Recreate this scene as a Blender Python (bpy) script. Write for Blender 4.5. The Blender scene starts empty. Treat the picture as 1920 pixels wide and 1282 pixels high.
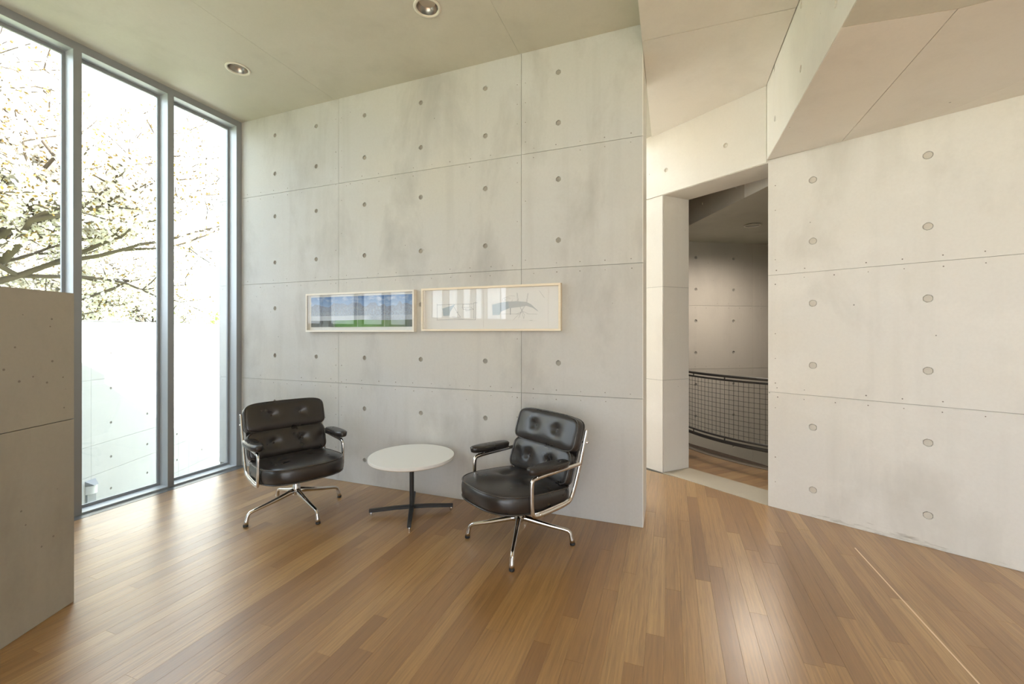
import bpy, bmesh, math, random
import numpy as np
from mathutils import Vector, Matrix
from mathutils.geometry import delaunay_2d_cdt

random.seed(7)
SC = bpy.context.scene
COL = SC.collection
R = math.radians
PI = math.pi

# ------------------------------------------------------------------ camera, sky, sun, exposure
F = 790.0; CX = 960.0; HY = 623.0; EYE = 1.35        # pixels of the 1920x1282 frame, metres
cam_d = bpy.data.cameras.new('camera'); cam = bpy.data.objects.new('camera', cam_d)
COL.objects.link(cam)
cam_d.sensor_width = 36; cam_d.lens = F / 1920 * 36
cam_d.shift_y = -(641 - HY) / 1920
cam_d.clip_start = .02; cam_d.clip_end = 1500
cam.location = (0, 0, EYE); cam.rotation_euler = (R(90), 0, 0)
SC.camera = cam

w = bpy.data.worlds.new('sky'); SC.world = w; w.use_nodes = True
nt = w.node_tree; bg = nt.nodes['Background']
tc = nt.nodes.new('ShaderNodeTexCoord'); sx = nt.nodes.new('ShaderNodeSeparateXYZ')
rp = nt.nodes.new('ShaderNodeValToRGB')
nt.links.new(tc.outputs['Generated'], sx.inputs[0]); nt.links.new(sx.outputs['Z'], rp.inputs[0])
nt.links.new(rp.outputs[0], bg.inputs[0])
rp.color_ramp.elements[0].position = 0.0; rp.color_ramp.elements[0].color = (.88, .94, 1, 1)
rp.color_ramp.elements[1].position = .9; rp.color_ramp.elements[1].color = (.72, .84, 1, 1)
bg.inputs[1].default_value = 1.0

SUN = Vector((.769, -.234, 1.0)).normalized()         # towards the sun
sd = bpy.data.lights.new('sun', 'SUN'); sd.energy = 8; sd.angle = R(.6); sd.color = (1, .965, .91)
so = bpy.data.objects.new('sun', sd); COL.objects.link(so)
so.rotation_euler = SUN.to_track_quat('Z', 'Y').to_euler(); so.location = (8, -3, 12)

SC.view_settings.view_transform = 'Standard'; SC.view_settings.look = 'None'
SC.view_settings.gamma = 1; SC.view_settings.use_curve_mapping = False
SC.view_settings.exposure = 2.5
SC.cycles.max_bounces = 12; SC.cycles.diffuse_bounces = 7; SC.cycles.glossy_bounces = 5
SC.cycles.transparent_max_bounces = 16; SC.cycles.sample_clamp_indirect = 8
SC.cycles.use_denoising = True

# ------------------------------------------------------------------ plan frame: u along the back wall, d towards the camera
C0 = Vector((-2.749, 4.283)); TH = R(20.6)
U = Vector((math.cos(TH), -math.sin(TH))); N = Vector((-math.sin(TH), -math.cos(TH)))
def P(u, d): return C0 + U * u + N * d
def UD(x, y):
    v = Vector((x, y)) - C0
    return (v.dot(U), v.dot(N))
def on_floor(px, py, z=0.0):
    Y = (EYE - z) * F / (py - HY)
    return Vector(((px - CX) / F * Y, Y))
class Wall:
    """a vertical plane through plan point o, running along unit e, facing n"""
    def __init__(s, o, e, n): s.o = Vector(o); s.e = Vector(e).normalized(); s.n = Vector(n).normalized()
    def pt(s, u, z, d=0.0):
        p = s.o + s.e * u + s.n * d
        return Vector((p.x, p.y, z))
    def hit(s, px, py, d=0.0):
        o = s.o + s.n * d; r = (px - CX) / F
        # o + e t = (rY, Y)
        t = (r * o.y - o.x) / (s.e.x - r * s.e.y)
        Y = o.y + s.e.y * t
        return t, EYE - (py - HY) / F * Y
class Flat:
    """a horizontal plane seen from below (or above)"""
    def __init__(s, z, up=-1): s.z = z; s.up = up
    def pt(s, a, b, d=0.0): return Vector((a, b, s.z + s.up * d))

# ------------------------------------------------------------------ object helpers
def link(name, me, mat=None, parent=None, loc=None):
    o = bpy.data.objects.new(name, me); COL.objects.link(o)
    if me is not None and mat is not None and not me.materials: me.materials.append(mat)
    if parent is not None: o.parent = parent
    if loc is not None: o.location = loc
    return o
def mesh(name, vs, fs, smooth=False):
    me = bpy.data.meshes.new(name); me.from_pydata([tuple(v) for v in vs], [], fs)
    bm = bmesh.new(); bm.from_mesh(me); bmesh.ops.recalc_face_normals(bm, faces=bm.faces); bm.to_mesh(me); bm.free()
    if smooth: me.polygons.foreach_set('use_smooth', [True] * len(me.polygons))
    return me
def tag(o, label=None, cat=None, group=None, kind=None):
    if label: o['label'] = label
    if cat: o['category'] = cat
    if group: o['group'] = group
    if kind: o['kind'] = kind
    return o
def empty(name, loc=(0, 0, 0), rz=0.0):
    o = bpy.data.objects.new(name, None); COL.objects.link(o); o.location = loc; o.rotation_euler = (0, 0, rz)
    o.empty_display_size = .1
    return o
def prism(poly, z0, z1):
    n = len(poly)
    vs = [(p[0], p[1], z0) for p in poly] + [(p[0], p[1], z1) for p in poly]
    fs = [list(range(n))[::-1], list(range(n, 2 * n))] + [[i, (i + 1) % n, (i + 1) % n + n, i + n] for i in range(n)]
    return vs, fs
def prism_hole(poly, hole, z0, z1):
    """prism with a rectangular shaft cut right through it"""
    loops = [list(range(len(poly))), list(range(len(poly), len(poly) + len(hole)))]
    pts = [Vector(p) for p in poly] + [Vector(p) for p in hole]
    cv, ce, cf, *_ = delaunay_2d_cdt(pts, [], [loops[0], loops[1]], 1, 1e-5)
    hm = [Vector(p) for p in hole]
    def inhole(c):
        sg = [(hm[(i + 1) % len(hm)] - hm[i]).cross(c - hm[i]) > 0 for i in range(len(hm))]
        return all(sg) or not any(sg)
    fs = [list(f) for f in cf if not inhole(sum((Vector(cv[i]) for i in f), Vector((0, 0))) / len(f))]
    n = len(cv); vs = [(p[0], p[1], z0) for p in cv] + [(p[0], p[1], z1) for p in cv]
    out = [f[::-1] for f in fs] + [[i + n for i in f] for f in fs]
    cnt = {}
    for f in fs:
        for i in range(len(f)):
            e = (f[i], f[(i + 1) % len(f)]); cnt[e] = 1
    for (a, b) in cnt:
        if (b, a) not in cnt: out.append([a, b, b + n, a + n])
    return vs, out
class MB:
    def __init__(s): s.v = []; s.f = []
    def add(s, vs, fs):
        k = len(s.v); s.v += [tuple(v) for v in vs]; s.f += [[i + k for i in f] for f in fs]; return s
    def box(s, a, b):
        return s.add(*prism([(a[0], a[1]), (b[0], a[1]), (b[0], b[1]), (a[0], b[1])], a[2], b[2]))
    def fbox(s, fr, u0, u1, z0, z1, d0, d1):
        q = [fr(u, z, d) for d in (d0, d1) for z in (z0, z1) for u in (u0, u1)]
        return s.add(q, [[0, 1, 3, 2], [4, 6, 7, 5], [0, 4, 5, 1], [2, 3, 7, 6], [0, 2, 6, 4], [1, 5, 7, 3]])
    def tube(s, pts, rad, seg=10, cap=True, flat=None):
        """swept round (or oval) bar; rad number or list; flat=(axis, k) squashes along axis"""
        pts = [Vector(p) for p in pts]; n = len(pts)
        rr = rad if isinstance(rad, (list, tuple)) else [rad] * n
        k = len(s.v); prev = None
        for i, p in enumerate(pts):
            t = (pts[min(i + 1, n - 1)] - pts[max(i - 1, 0)]).normalized()
            if flat is not None:
                b = Vector(flat[0]).normalized(); a = t.cross(b).normalized()
            else:
                if prev is None:
                    a = t.cross(Vector((0, 0, 1)));
                    if a.length < .1: a = t.cross(Vector((1, 0, 0)))
                    a.normalize()
                else:
                    a = (prev - t * prev.dot(t)).normalized()
                b = t.cross(a)
            prev = a
            kb = flat[1] if flat is not None else 1.0
            for j in range(seg):
                q = 2 * PI * j / seg
                s.v.append(tuple(p + a * (rr[i] * math.cos(q)) + b * (rr[i] * kb * math.sin(q))))
        for i in range(n - 1):
            for j in range(seg):
                s.f.append([k + i * seg + j, k + i * seg + (j + 1) % seg, k + (i + 1) * seg + (j + 1) % seg, k + (i + 1) * seg + j])
        if cap:
            s.f.append([k + j for j in range(seg)][::-1]); s.f.append([k + (n - 1) * seg + j for j in range(seg)])
        return s
    def lathe(s, prof, c=(0, 0, 0), seg=24, close=True):
        k = len(s.v); n = len(prof)
        for r, z in prof:
            for j in range(seg):
                q = 2 * PI * j / seg; s.v.append((c[0] + r * math.cos(q), c[1] + r * math.sin(q), c[2] + z))
        for i in range(n - 1):
            for j in range(seg):
                s.f.append([k + i * seg + j, k + i * seg + (j + 1) % seg, k + (i + 1) * seg + (j + 1) % seg, k + (i + 1) * seg + j])
        if close:
            s.f.append([k + j for j in range(seg)][::-1]); s.f.append([k + (n - 1) * seg + j for j in range(seg)])
        return s
    def build(s, name, mat, parent=None, smooth=False, angle=None, loc=None):
        me = mesh(name, s.v, s.f, smooth)
        if angle is not None:
            me.polygons.foreach_set('use_smooth', [True] * len(me.polygons))
            me.set_sharp_from_angle(angle=R(angle))
        return link(name, me, mat, parent, loc)

# ------------------------------------------------------------------ materials
def new_mat(name):
    m = bpy.data.materials.new(name); m.use_nodes = True
    t = m.node_tree; b = t.nodes['Principled BSDF']
    return m, t, b
def plain(name, col, rough=.5, metal=0.0, **kw):
    m, t, b = new_mat(name)
    b.inputs['Base Color'].default_value = (*col, 1); b.inputs['Roughness'].default_value = rough
    b.inputs['Metallic'].default_value = metal
    for k, v in kw.items(): b.inputs[k].default_value = v
    return m
def node(t, typ, **kw):
    n = t.nodes.new(typ)
    for k, v in kw.items(): setattr(n, k, v)
    return n
def noise(t, vec, scale, detail=4, rough=.55, dist=0.0):
    n = node(t, 'ShaderNodeTexNoise'); n.inputs['Scale'].default_value = scale; n.inputs['Detail'].default_value = detail
    n.inputs['Roughness'].default_value = rough; n.inputs['Distortion'].default_value = dist
    t.links.new(vec, n.inputs['Vector']); return n.outputs['Fac']
def ramp(t, fac, stops):
    n = node(t, 'ShaderNodeValToRGB'); t.links.new(fac, n.inputs[0]); e = n.color_ramp.elements
    while len(e) < len(stops): e.new(.5)
    for k, (p, c) in zip(e, stops):
        k.position = p; k.color = (*c, 1) if not isinstance(c, (int, float)) else (c, c, c, 1)
    return n.outputs['Color']
def mixc(t, fac, a, b, mode='MIX'):
    n = node(t, 'ShaderNodeMix', data_type='RGBA', blend_type=mode)
    for s, v in ((n.inputs['Factor'], fac), (n.inputs['A'], a), (n.inputs['B'], b)):
        if isinstance(v, (int, float)): s.default_value = v
        elif isinstance(v, tuple): s.default_value = (*v, 1)
        else: t.links.new(v, s)
    return n.outputs['Result']
def mathn(t, op, a, b=None, clamp=False):
    n = node(t, 'ShaderNodeMath', operation=op, use_clamp=clamp)
    for s, v in ((n.inputs[0], a), (n.inputs[1], b)):
        if v is None: continue
        if isinstance(v, (int, float)): s.default_value = v
        else: t.links.new(v, s)
    return n.outputs[0]
def vmap(t, vec, scale=(1, 1, 1), rot=(0, 0, 0), loc=(0, 0, 0)):
    n = node(t, 'ShaderNodeMapping'); n.inputs['Scale'].default_value = scale; n.inputs['Rotation'].default_value = rot
    n.inputs['Location'].default_value = loc
    t.links.new(vec, n.inputs['Vector']); return n.outputs[0]

def concrete(name, base=(.565, .560, .553), warm=(.59, .565, .515), dark=(.41, .395, .37), contrast=1.0, pits=1.0, rough=.55, grime=0):
    m, t, b = new_mat(name)
    g = node(t, 'ShaderNodeNewGeometry').outputs['Position']
    big = noise(t, g, .55, 3, .6, .3)
    col = mixc(t, ramp(t, big, [(.38, 0.0), (.66, 1.0)]), base, warm)
    mid = noise(t, vmap(t, g, (1, 1, .45)), 2.1, 6, .62, .25)
    col = mixc(t, mathn(t, 'MULTIPLY', ramp(t, mid, [(.50, 0.0), (.78, 1.0)]), .75 * contrast), col, dark)
    streak = noise(t, vmap(t, g, (9, 9, .5)), 1.0, 3, .5)
    col = mixc(t, mathn(t, 'MULTIPLY', ramp(t, streak, [(.55, 0.0), (.8, 1.0)]), .22 * contrast), col, dark)
    pale = noise(t, vmap(t, g, (1, 1, 1.6), loc=(3.1, 1.7, 5.2)), 1.3, 5, .6)
    col = mixc(t, mathn(t, 'MULTIPLY', ramp(t, pale, [(.52, 0.0), (.72, 1.0)]), .45), col, tuple(min(1, c * 1.13) for c in base))
    fine = noise(t, g, 60, 3, .6)
    col = mixc(t, mathn(t, 'MULTIPLY', ramp(t, fine, [(.35, 1.0), (.6, 0.0)]), .10), col, dark)
    # air bubbles left in the face
    v = node(t, 'ShaderNodeTexVoronoi', feature='F1'); v.inputs['Scale'].default_value = 11.0
    t.links.new(g, v.inputs['Vector'])
    rnd = node(t, 'ShaderNodeSeparateColor'); t.links.new(v.outputs['Color'], rnd.inputs[0])
    rad = mathn(t, 'MULTIPLY', mathn(t, 'SUBTRACT', rnd.outputs[0], .70, True), .20)
    hole = mathn(t, 'LESS_THAN', v.outputs['Distance'], rad)
    col = mixc(t, mathn(t, 'MULTIPLY', hole, .62 * pits), col, (.13, .12, .10))
    if grime:      # scuffs and mop dirt just above the floor, in ragged patches
        z = node(t, 'ShaderNodeSeparateXYZ'); t.links.new(g, z.inputs[0])
        gn = noise(t, vmap(t, g, (2.2, 2.2, 14)), 1.0, 5, .7)
        low = mathn(t, 'SUBTRACT', mathn(t, 'SUBTRACT', gn, .47), mathn(t, 'MULTIPLY', z.outputs['Z'], 2.6))
        col = mixc(t, mathn(t, 'MULTIPLY', low, 6.0, True), col, (.25, .215, .17))
    oi = node(t, 'ShaderNodeObjectInfo').outputs['Random']
    mult = mathn(t, 'ADD', mathn(t, 'MULTIPLY', oi, .055), .965)
    col = mixc(t, 1.0, col, node_rgb(t, mult), 'MULTIPLY')
    t.links.new(col, b.inputs['Base Color'])
    b.inputs['Roughness'].default_value = rough; b.inputs['Specular IOR Level'].default_value = .35
    bp = node(t, 'ShaderNodeBump'); bp.inputs['Strength'].default_value = .25; bp.inputs['Distance'].default_value = .006
    h = mathn(t, 'SUBTRACT', mathn(t, 'ADD', mathn(t, 'MULTIPLY', mid, .5), mathn(t, 'MULTIPLY', fine, .15)), hole)
    t.links.new(h, bp.inputs['Height']); t.links.new(bp.outputs[0], b.inputs['Normal'])
    return m
def node_rgb(t, val):
    n = node(t, 'ShaderNodeCombineColor')
    for i in range(3): t.links.new(val, n.inputs[i])
    return n.outputs[0]

CONC = concrete('concrete_wall', contrast=1.45, pits=1.3)
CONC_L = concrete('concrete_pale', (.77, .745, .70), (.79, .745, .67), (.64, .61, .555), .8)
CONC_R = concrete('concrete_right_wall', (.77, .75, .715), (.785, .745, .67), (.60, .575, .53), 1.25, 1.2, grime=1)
CONC_C = concrete('concrete_ceiling', (.64, .615, .54), (.60, .58, .49), (.50, .475, .41), .8, .15)
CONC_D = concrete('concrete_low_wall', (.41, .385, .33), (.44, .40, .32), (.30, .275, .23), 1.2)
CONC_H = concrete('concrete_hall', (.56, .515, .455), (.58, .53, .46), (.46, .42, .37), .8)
CONC_G = concrete('concrete_garden', (.56, .56, .545), (.58, .575, .55), (.47, .47, .45), .7)
CONC_F = concrete('concrete_threshold', (.47, .42, .33), (.50, .44, .34), (.38, .33, .26), .7, .3, .4)
JOINT = plain('dark_joint_mortar', (.23, .215, .19), .9)  # dark mortar colour of the gaps between panels
PLUG = plain('grey_mortar_plug', (.36, .335, .29), .85)
PLUG_R = plain('pale_mortar_plug', (.64, .60, .53), .8)
NAIL = plain('nail_mark_dark', (.25, .225, .19), .9)  # dark discs that mark the nail holes

def wood_floor():
    m, t, b = new_mat('oak_planks')
    g = node(t, 'ShaderNodeTexCoord').outputs['UV']       # u along the plank, v across, in metres, shifted per plank
    at = node(t, 'ShaderNodeAttribute', attribute_name='tone').outputs['Fac']
    base = ramp(t, at, [(0.0, (.285, .142, .046)), (.35, (.36, .19, .062)), (.7, (.42, .235, .082)), (1.0, (.50, .30, .115))])
    gr = noise(t, vmap(t, g, (1.2, 26, 1)), 2.0, 6, .62, .8)
    col = mixc(t, ramp(t, gr, [(.42, 0.0), (.70, .5)]), base, (.17, .085, .03))
    w = node(t, 'ShaderNodeTexWave', wave_type='BANDS', bands_direction='Y')
    w.inputs['Scale'].default_value = 9; w.inputs['Distortion'].default_value = 9; w.inputs['Detail'].default_value = 3
    w.inputs['Detail Scale'].default_value = .8
    t.links.new(vmap(t, g, (.55, 2.3, 1)), w.inputs['Vector'])
    col = mixc(t, mathn(t, 'MULTIPLY', w.outputs['Fac'], .15), col, (.16, .08, .03))
    fl = noise(t, vmap(t, g, (6, 160, 1)), 1.0, 2, .5)
    col = mixc(t, ramp(t, fl, [(.55, 0.0), (.75, .35)]), col, (.12, .06, .024))
    t.links.new(col, b.inputs['Base Color'])
    big = noise(t, node(t, 'ShaderNodeNewGeometry').outputs['Position'], 1.4, 4, .6)
    t.links.new(ramp(t, big, [(.3, .30), (.7, .40)]), b.inputs['Roughness'])
    b.inputs['Specular IOR Level'].default_value = .6
    b.inputs['Coat Weight'].default_value = .85; b.inputs['Coat Roughness'].default_value = .30
    bp = node(t, 'ShaderNodeBump'); bp.inputs['Strength'].default_value = .12; bp.inputs['Distance'].default_value = .002
    t.links.new(mathn(t, 'ADD', gr, fl), bp.inputs['Height']); t.links.new(bp.outputs[0], b.inputs['Normal'])
    return m
OAK = wood_floor()
SUBFL = plain('dark_subfloor', (.05, .03, .018), .9)
SEAM = plain('pale_floor_seam', (.86, .68, .50), .5)

def leather():
    m, t, b = new_mat('black_leather')
    g = node(t, 'ShaderNodeTexCoord').outputs['Object']
    n1 = noise(t, g, 9, 3, .5); n2 = noise(t, g, 260, 2, .5)
    t.links.new(ramp(t, n1, [(.3, (.020, .016, .014)), (.7, (.030, .024, .021))]), b.inputs['Base Color'])
    t.links.new(ramp(t, n1, [(.3, .27), (.7, .31)]), b.inputs['Roughness'])
    b.inputs['Specular IOR Level'].default_value = .65
    bp = node(t, 'ShaderNodeBump'); bp.inputs['Strength'].default_value = .15; bp.inputs['Distance'].default_value = .001
    bp2 = node(t, 'ShaderNodeBump'); bp2.inputs['Strength'].default_value = .12; bp2.inputs['Distance'].default_value = .008
    t.links.new(n2, bp.inputs['Height']); t.links.new(noise(t, g, 14, 2, .5, .6), bp2.inputs['Height'])
    t.links.new(bp.outputs[0], bp2.inputs['Normal']); t.links.new(bp2.outputs[0], b.inputs['Normal'])
    return m
LEATHER = leather()
PIPING = plain('black_piping', (.05, .043, .038), .18)
CHROME = plain('polished_aluminium', (.66, .63, .60), .09, 1.0)
RUBBER = plain('black_rubber', (.02, .02, .02), .5)
WHITE = plain('white_laminate', (.80, .79, .76), .42)
EDGE = plain('pale_table_edge', (.72, .66, .58), .5)
BLACKM = plain('black_powder_coat', (.022, .021, .021), .42)
ALU = plain('grey_anodised_frame', (.33, .345, .365), .45, .3)
ALU_L = plain('light_frame_lining', (.50, .53, .56), .45, .3)
RAILM = plain('dark_grey_rail_paint', (.10, .095, .09), .4, .3)
TRIMW = plain('cream_trim_ring', (.78, .74, .65), .4)
REFL = plain('brushed_reflector', (.40, .385, .37), .28, 1.0)
PAPER = plain('drawing_paper', (.90, .89, .87), .8)
MOUNT = plain('white_mount', (.90, .89, .87), .8)
INK = plain('pencil_line', (.22, .23, .25), .8)
WASH = plain('blue_grey_wash', (.50, .57, .61), .85)
WASH2 = plain('grey_wash', (.58, .60, .61), .85)

def light_wood(name, a, c):
    m, t, b = new_mat(name)
    g = node(t, 'ShaderNodeTexCoord').outputs['Object']
    n = noise(t, vmap(t, g, (3, 60, 60)), 1.5, 4, .6)
    t.links.new(ramp(t, n, [(.3, a), (.7, c)]), b.inputs['Base Color']); b.inputs['Roughness'].default_value = .5
    return m
MAPLE = light_wood('pale_maple', (.80, .68, .52), (.86, .76, .60))
MAPLE_W = light_wood('white_washed_wood', (.80, .74, .65), (.86, .81, .72))

def glass(name, tint=(.95, .97, .96)):
    m = bpy.data.materials.new(name); m.use_nodes = True; t = m.node_tree; t.nodes.clear()
    out = node(t, 'ShaderNodeOutputMaterial'); mx = node(t, 'ShaderNodeMixShader')
    tr = node(t, 'ShaderNodeBsdfTransparent'); gl = node(t, 'ShaderNodeBsdfGlossy')
    tr.inputs[0].default_value = (*tint, 1); gl.inputs['Roughness'].default_value = .0
    g = node(t, 'ShaderNodeNewGeometry'); dp = node(t, 'ShaderNodeVectorMath', operation='DOT_PRODUCT')
    t.links.new(g.outputs['Incoming'], dp.inputs[0]); t.links.new(g.outputs['Normal'], dp.inputs[1])
    c = mathn(t, 'SUBTRACT', 1.0, mathn(t, 'ABSOLUTE', dp.outputs['Value']), True)
    f = mathn(t, 'ADD', mathn(t, 'MULTIPLY', mathn(t, 'POWER', c, 5.0), .96), .04)      # Schlick, the same from both faces
    t.links.new(f, mx.inputs[0]); t.links.new(tr.outputs[0], mx.inputs[1]); t.links.new(gl.outputs[0], mx.inputs[2])
    t.links.new(mx.outputs[0], out.inputs[0]); return m
GLASS = glass('window_glass', (.90, .92, .915))
GLASS_CLEAR = glass('clear_window_glass', (.97, .97, .97))
PGLASS = glass('picture_glass', (.97, .97, .97))

# ------------------------------------------------------------------ concrete panel builder
def inset(poly, g):
    n = len(poly); poly = [Vector(p) for p in poly]
    area = sum(poly[i].x * poly[(i + 1) % n].y - poly[(i + 1) % n].x * poly[i].y for i in range(n))
    sgn = 1 if area > 0 else -1
    out = []
    for i in range(n):
        a, b, c = poly[i - 1], poly[i], poly[(i + 1) % n]
        e1 = (b - a).normalized(); e2 = (c - b).normalized()
        n1 = Vector((-e1.y, e1.x)) * sgn; n2 = Vector((-e2.y, e2.x)) * sgn
        m = (n1 + n2); m = m / max(.3, m.dot(n1)) if m.length > 1e-6 else n1
        out.append(b + m * g)
    return out
def panel(name, parent, fr, poly, mat, holes=(), hr=.017, gap=.0014, thick=.010, hdepth=.012):
    """one formwork panel face: polygon with its own skirt, and real round recesses for the tie holes"""
    poly = inset(poly, gap)
    vs = [tuple(p) for p in poly]; loops = [list(range(len(vs)))]
    K = 14; inside = []
    xs = [p[0] for p in vs]; ys = [p[1] for p in vs]
    for (hx, hy) in holes:
        if min(xs) + hr < hx < max(xs) - hr and min(ys) + hr < hy < max(ys) - hr:
            k = len(vs); vs += [(hx + hr * math.cos(2 * PI * j / K), hy + hr * math.sin(2 * PI * j / K)) for j in range(K)]
            loops.append(list(range(k, k + K))); inside.append((hx, hy, k))
    if inside:
        cv, ce, cf, ov, oe, of = delaunay_2d_cdt([Vector(v) for v in vs], [], loops, 1, 1e-5)
        cv = [Vector(v) for v in cv]
        faces = []
        for f in cf:
            c = sum((cv[i] for i in f), Vector((0, 0))) / len(f)
            if any((c.x - hx) ** 2 + (c.y - hy) ** 2 < (hr * .93) ** 2 for hx, hy, k in inside): continue
            faces.append(list(f))
    else:
        cv = [Vector(v) for v in vs]; faces = [loops[0]]
    V = [fr(p.x, p.y, 0) for p in cv]
    base = len(V)
    V += [fr(p[0], p[1], -thick) for p in poly]; n = len(poly)
    # the polygon's own corners in the CDT output keep their order only by position
    def find(p):
        return min(range(len(cv)), key=lambda i: (cv[i] - Vector(p)).length_squared)
    idx = [find(p) for p in poly]
    for i in range(n):
        faces.append([idx[i], idx[(i + 1) % n], base + (i + 1) % n, base + i])
    for hx, hy, k in inside:
        ring = [find(vs[k + j]) for j in range(K)]; b2 = len(V)
        V += [fr(hx + hr * .86 * math.cos(2 * PI * j / K), hy + hr * .86 * math.sin(2 * PI * j / K), -hdepth) for j in range(K)]
        for j in range(K): faces.append([ring[j], ring[(j + 1) % K], b2 + (j + 1) % K, b2 + j])
    me = bpy.data.meshes.new(name); me.from_pydata([tuple(v) for v in V], [], faces)
    bm = bmesh.new(); bm.from_mesh(me); bmesh.ops.recalc_face_normals(bm, faces=bm.faces)
    # recalc on an open shell can flip: make the front face the side towards the room
    tgt = (fr(0, 0, 1) - fr(0, 0, 0)); s = 0
    for f in bm.faces:
        if abs(f.normal.dot(tgt)) > .9: s += f.normal.dot(tgt) * f.calc_area()
    if s < 0: bmesh.ops.reverse_faces(bm, faces=bm.faces)
    bm.to_mesh(me); bm.free()
    return link(name, me, mat, parent), [(hx, hy) for hx, hy, k in inside]
_plug = {}
def plugs(parent, fr, pts, mat=PLUG, r=.0150, depth=-.0085, name='tie_hole_plug'):
    """a dished mortar plug in every tie hole; all share one mesh"""
    key = (mat.name, r)
    if key not in _plug:
        mb = MB(); mb.lathe([(r, -.003), (r, 0.0), (r * .6, -.0012), (.0005, -.002)], seg=12)
        _plug[key] = mesh('tie_hole_plug', mb.v, mb.f, False); _plug[key].materials.append(mat)
    me = _plug[key]
    for (a, b) in pts:
        o = bpy.data.objects.new(name, me); COL.objects.link(o); o.parent = parent
        p = fr(a, b, depth); nrm = (fr(a, b, 1) - fr(a, b, 0)).normalized()
        o.matrix_basis = Matrix.Translation(p) @ nrm.to_track_quat('Z', 'Y').to_matrix().to_4x4()
def nails(parent, fr, pts, r=.0042, mat=None):
    mb = MB(); K = 7
    for (a, b) in pts:
        rr = r * random.uniform(.7, 1.2)
        q = [fr(a + rr * math.cos(2 * PI * j / K), b + rr * math.sin(2 * PI * j / K), .0006) for j in range(K)]
        q2 = [fr(a + rr * math.cos(2 * PI * j / K), b + rr * math.sin(2 * PI * j / K), -.004) for j in range(K)]
        mb.add(q + q2, [list(range(K)), list(range(K, 2 * K))[::-1]] + [[j, (j + 1) % K, (j + 1) % K + K, j + K] for j in range(K)])
    if mb.v:
        tag(mb.build('nail_mark', mat or NAIL, parent), kind='stuff')
def nail_rows(us, zs, off=.033, skip=.15, step=.178):
    pts = []
    for z in zs:
        u = us[0] + .06
        while u < us[1] - .03:
            for s in (-1, 1):
                if random.random() > skip: pts.append((u + random.uniform(-.006, .006), z + s * off + random.uniform(-.003, .003)))
            u += step
    return pts
def grid_wall(parent, fr, ucuts, zcuts, holes, mat, plugmat=PLUG, hr=.017, nailz=(), pdepth=-.0085, **kw):
    for i in range(len(ucuts) - 1):
        for j in range(len(zcuts) - 1):
            rect = [(ucuts[i], zcuts[j]), (ucuts[i + 1], zcuts[j]), (ucuts[i + 1], zcuts[j + 1]), (ucuts[i], zcuts[j + 1])]
            o, done = panel('concrete_panel', parent, fr, rect, mat, holes, hr, **kw)
            plugs(parent, fr, done, plugmat, hr * (.88 if pdepth < -.005 else .80), pdepth)
    if nailz: nails(parent, fr, nail_rows((ucuts[0], ucuts[-1]), nailz))
def structure(name, vs, fs, mat, label=None):
    o = link(name, mesh(name, vs, fs), mat); o['kind'] = 'structure'
    if label: o['label'] = label
    return o

ROWS = [3.277, 2.902, 2.485, 2.033, 1.585, 1.124, .673, .215]
H1, H2, H3 = 3.48, 3.27, 2.69             # ceiling over the seats, middle ceiling, low soffit
UW = 3.905                                # free end of the back wall

# ------------------------------------------------------------------ floor
B = Vector((1.994, 3.282)); A = Vector((1.453, 4.055)); D = Vector((1.759, 4.199))
Wd = (A - B).normalized()
RW = Wall(B, (.697, -.717), (-.717, -.697))
RW.n = Vector((RW.e.y, -RW.e.x)); RW.n = RW.n if RW.n.dot(-B) > 0 else -RW.n
MW = Wall(A - Wd * -0.0, (-Wd.x, -Wd.y), (0, 0) if False else (Wd.y, -Wd.x))
if MW.n.dot(-A) < 0: MW.n = -MW.n
Rend = B + RW.e * 5.0
uR, dR = UD(*Rend)
DB = 7.4                                   # depth of the room behind the camera
K1 = Vector((-.91, 7.43))                  # corner of the corridor behind the back wall
room = [P(-.14, DB), P(uR, DB), P(uR, dR), B, A, K1, Vector((-2.95, 4.50)), P(-.14, -.10)]
floor_core = structure('floor', *prism(room, -1.7, -.022), SUBFL)

def clip(poly, o, n):
    """keep the side of the line through o where (p-o).n >= 0"""
    out = []
    for i in range(len(poly)):
        a, b = poly[i], poly[(i + 1) % len(poly)]
        da, db = (a - o).dot(n), (b - o).dot(n)
        if da >= 0: out.append(a)
        if (da > 0 > db) or (da < 0 < db): out.append(a + (b - a) * (da / (da - db)))
    return out
def plank_rows(org, ax, ay, vr, ur, clips, width, lmin, lmax, circle=None, seed=3):
    rnd = random.Random(seed); res = []
    v = vr[0]
    while v < vr[1]:
        u = ur[0] - rnd.uniform(0, lmax)
        while u < ur[1]:
            L = rnd.uniform(lmin, lmax)
            q = [(u, v), (u + L, v), (u + L, v + width), (u, v + width)]
            if circle:
                c, rad = circle
                def lim(vv):
                    o = org + ay * vv; h = (c - o).dot(ax); d2 = (c - o).length_squared - h * h
                    return h - math.sqrt(rad * rad - d2) if d2 < rad * rad else 1e9
                q = [(min(a, lim(b)), b) for a, b in q]
                if q[1][0] - q[0][0] < .01 and q[2][0] - q[3][0] < .01: u += L; continue
            poly = [org + ax * a + ay * b for a, b in q]
            for o, n in clips:
                poly = clip(poly, o, n)
                if len(poly) < 3: break
            if len(poly) >= 3:
                ar = abs(sum(poly[i].x * poly[(i + 1) % len(poly)].y - poly[(i + 1) % len(poly)].x * poly[i].y for i in range(len(poly)))) / 2
                if ar > .0015: res.append((poly, rnd.random(), rnd.uniform(0, 40), rnd.uniform(0, 40)))
            u += L
        v += width
    return res
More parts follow.
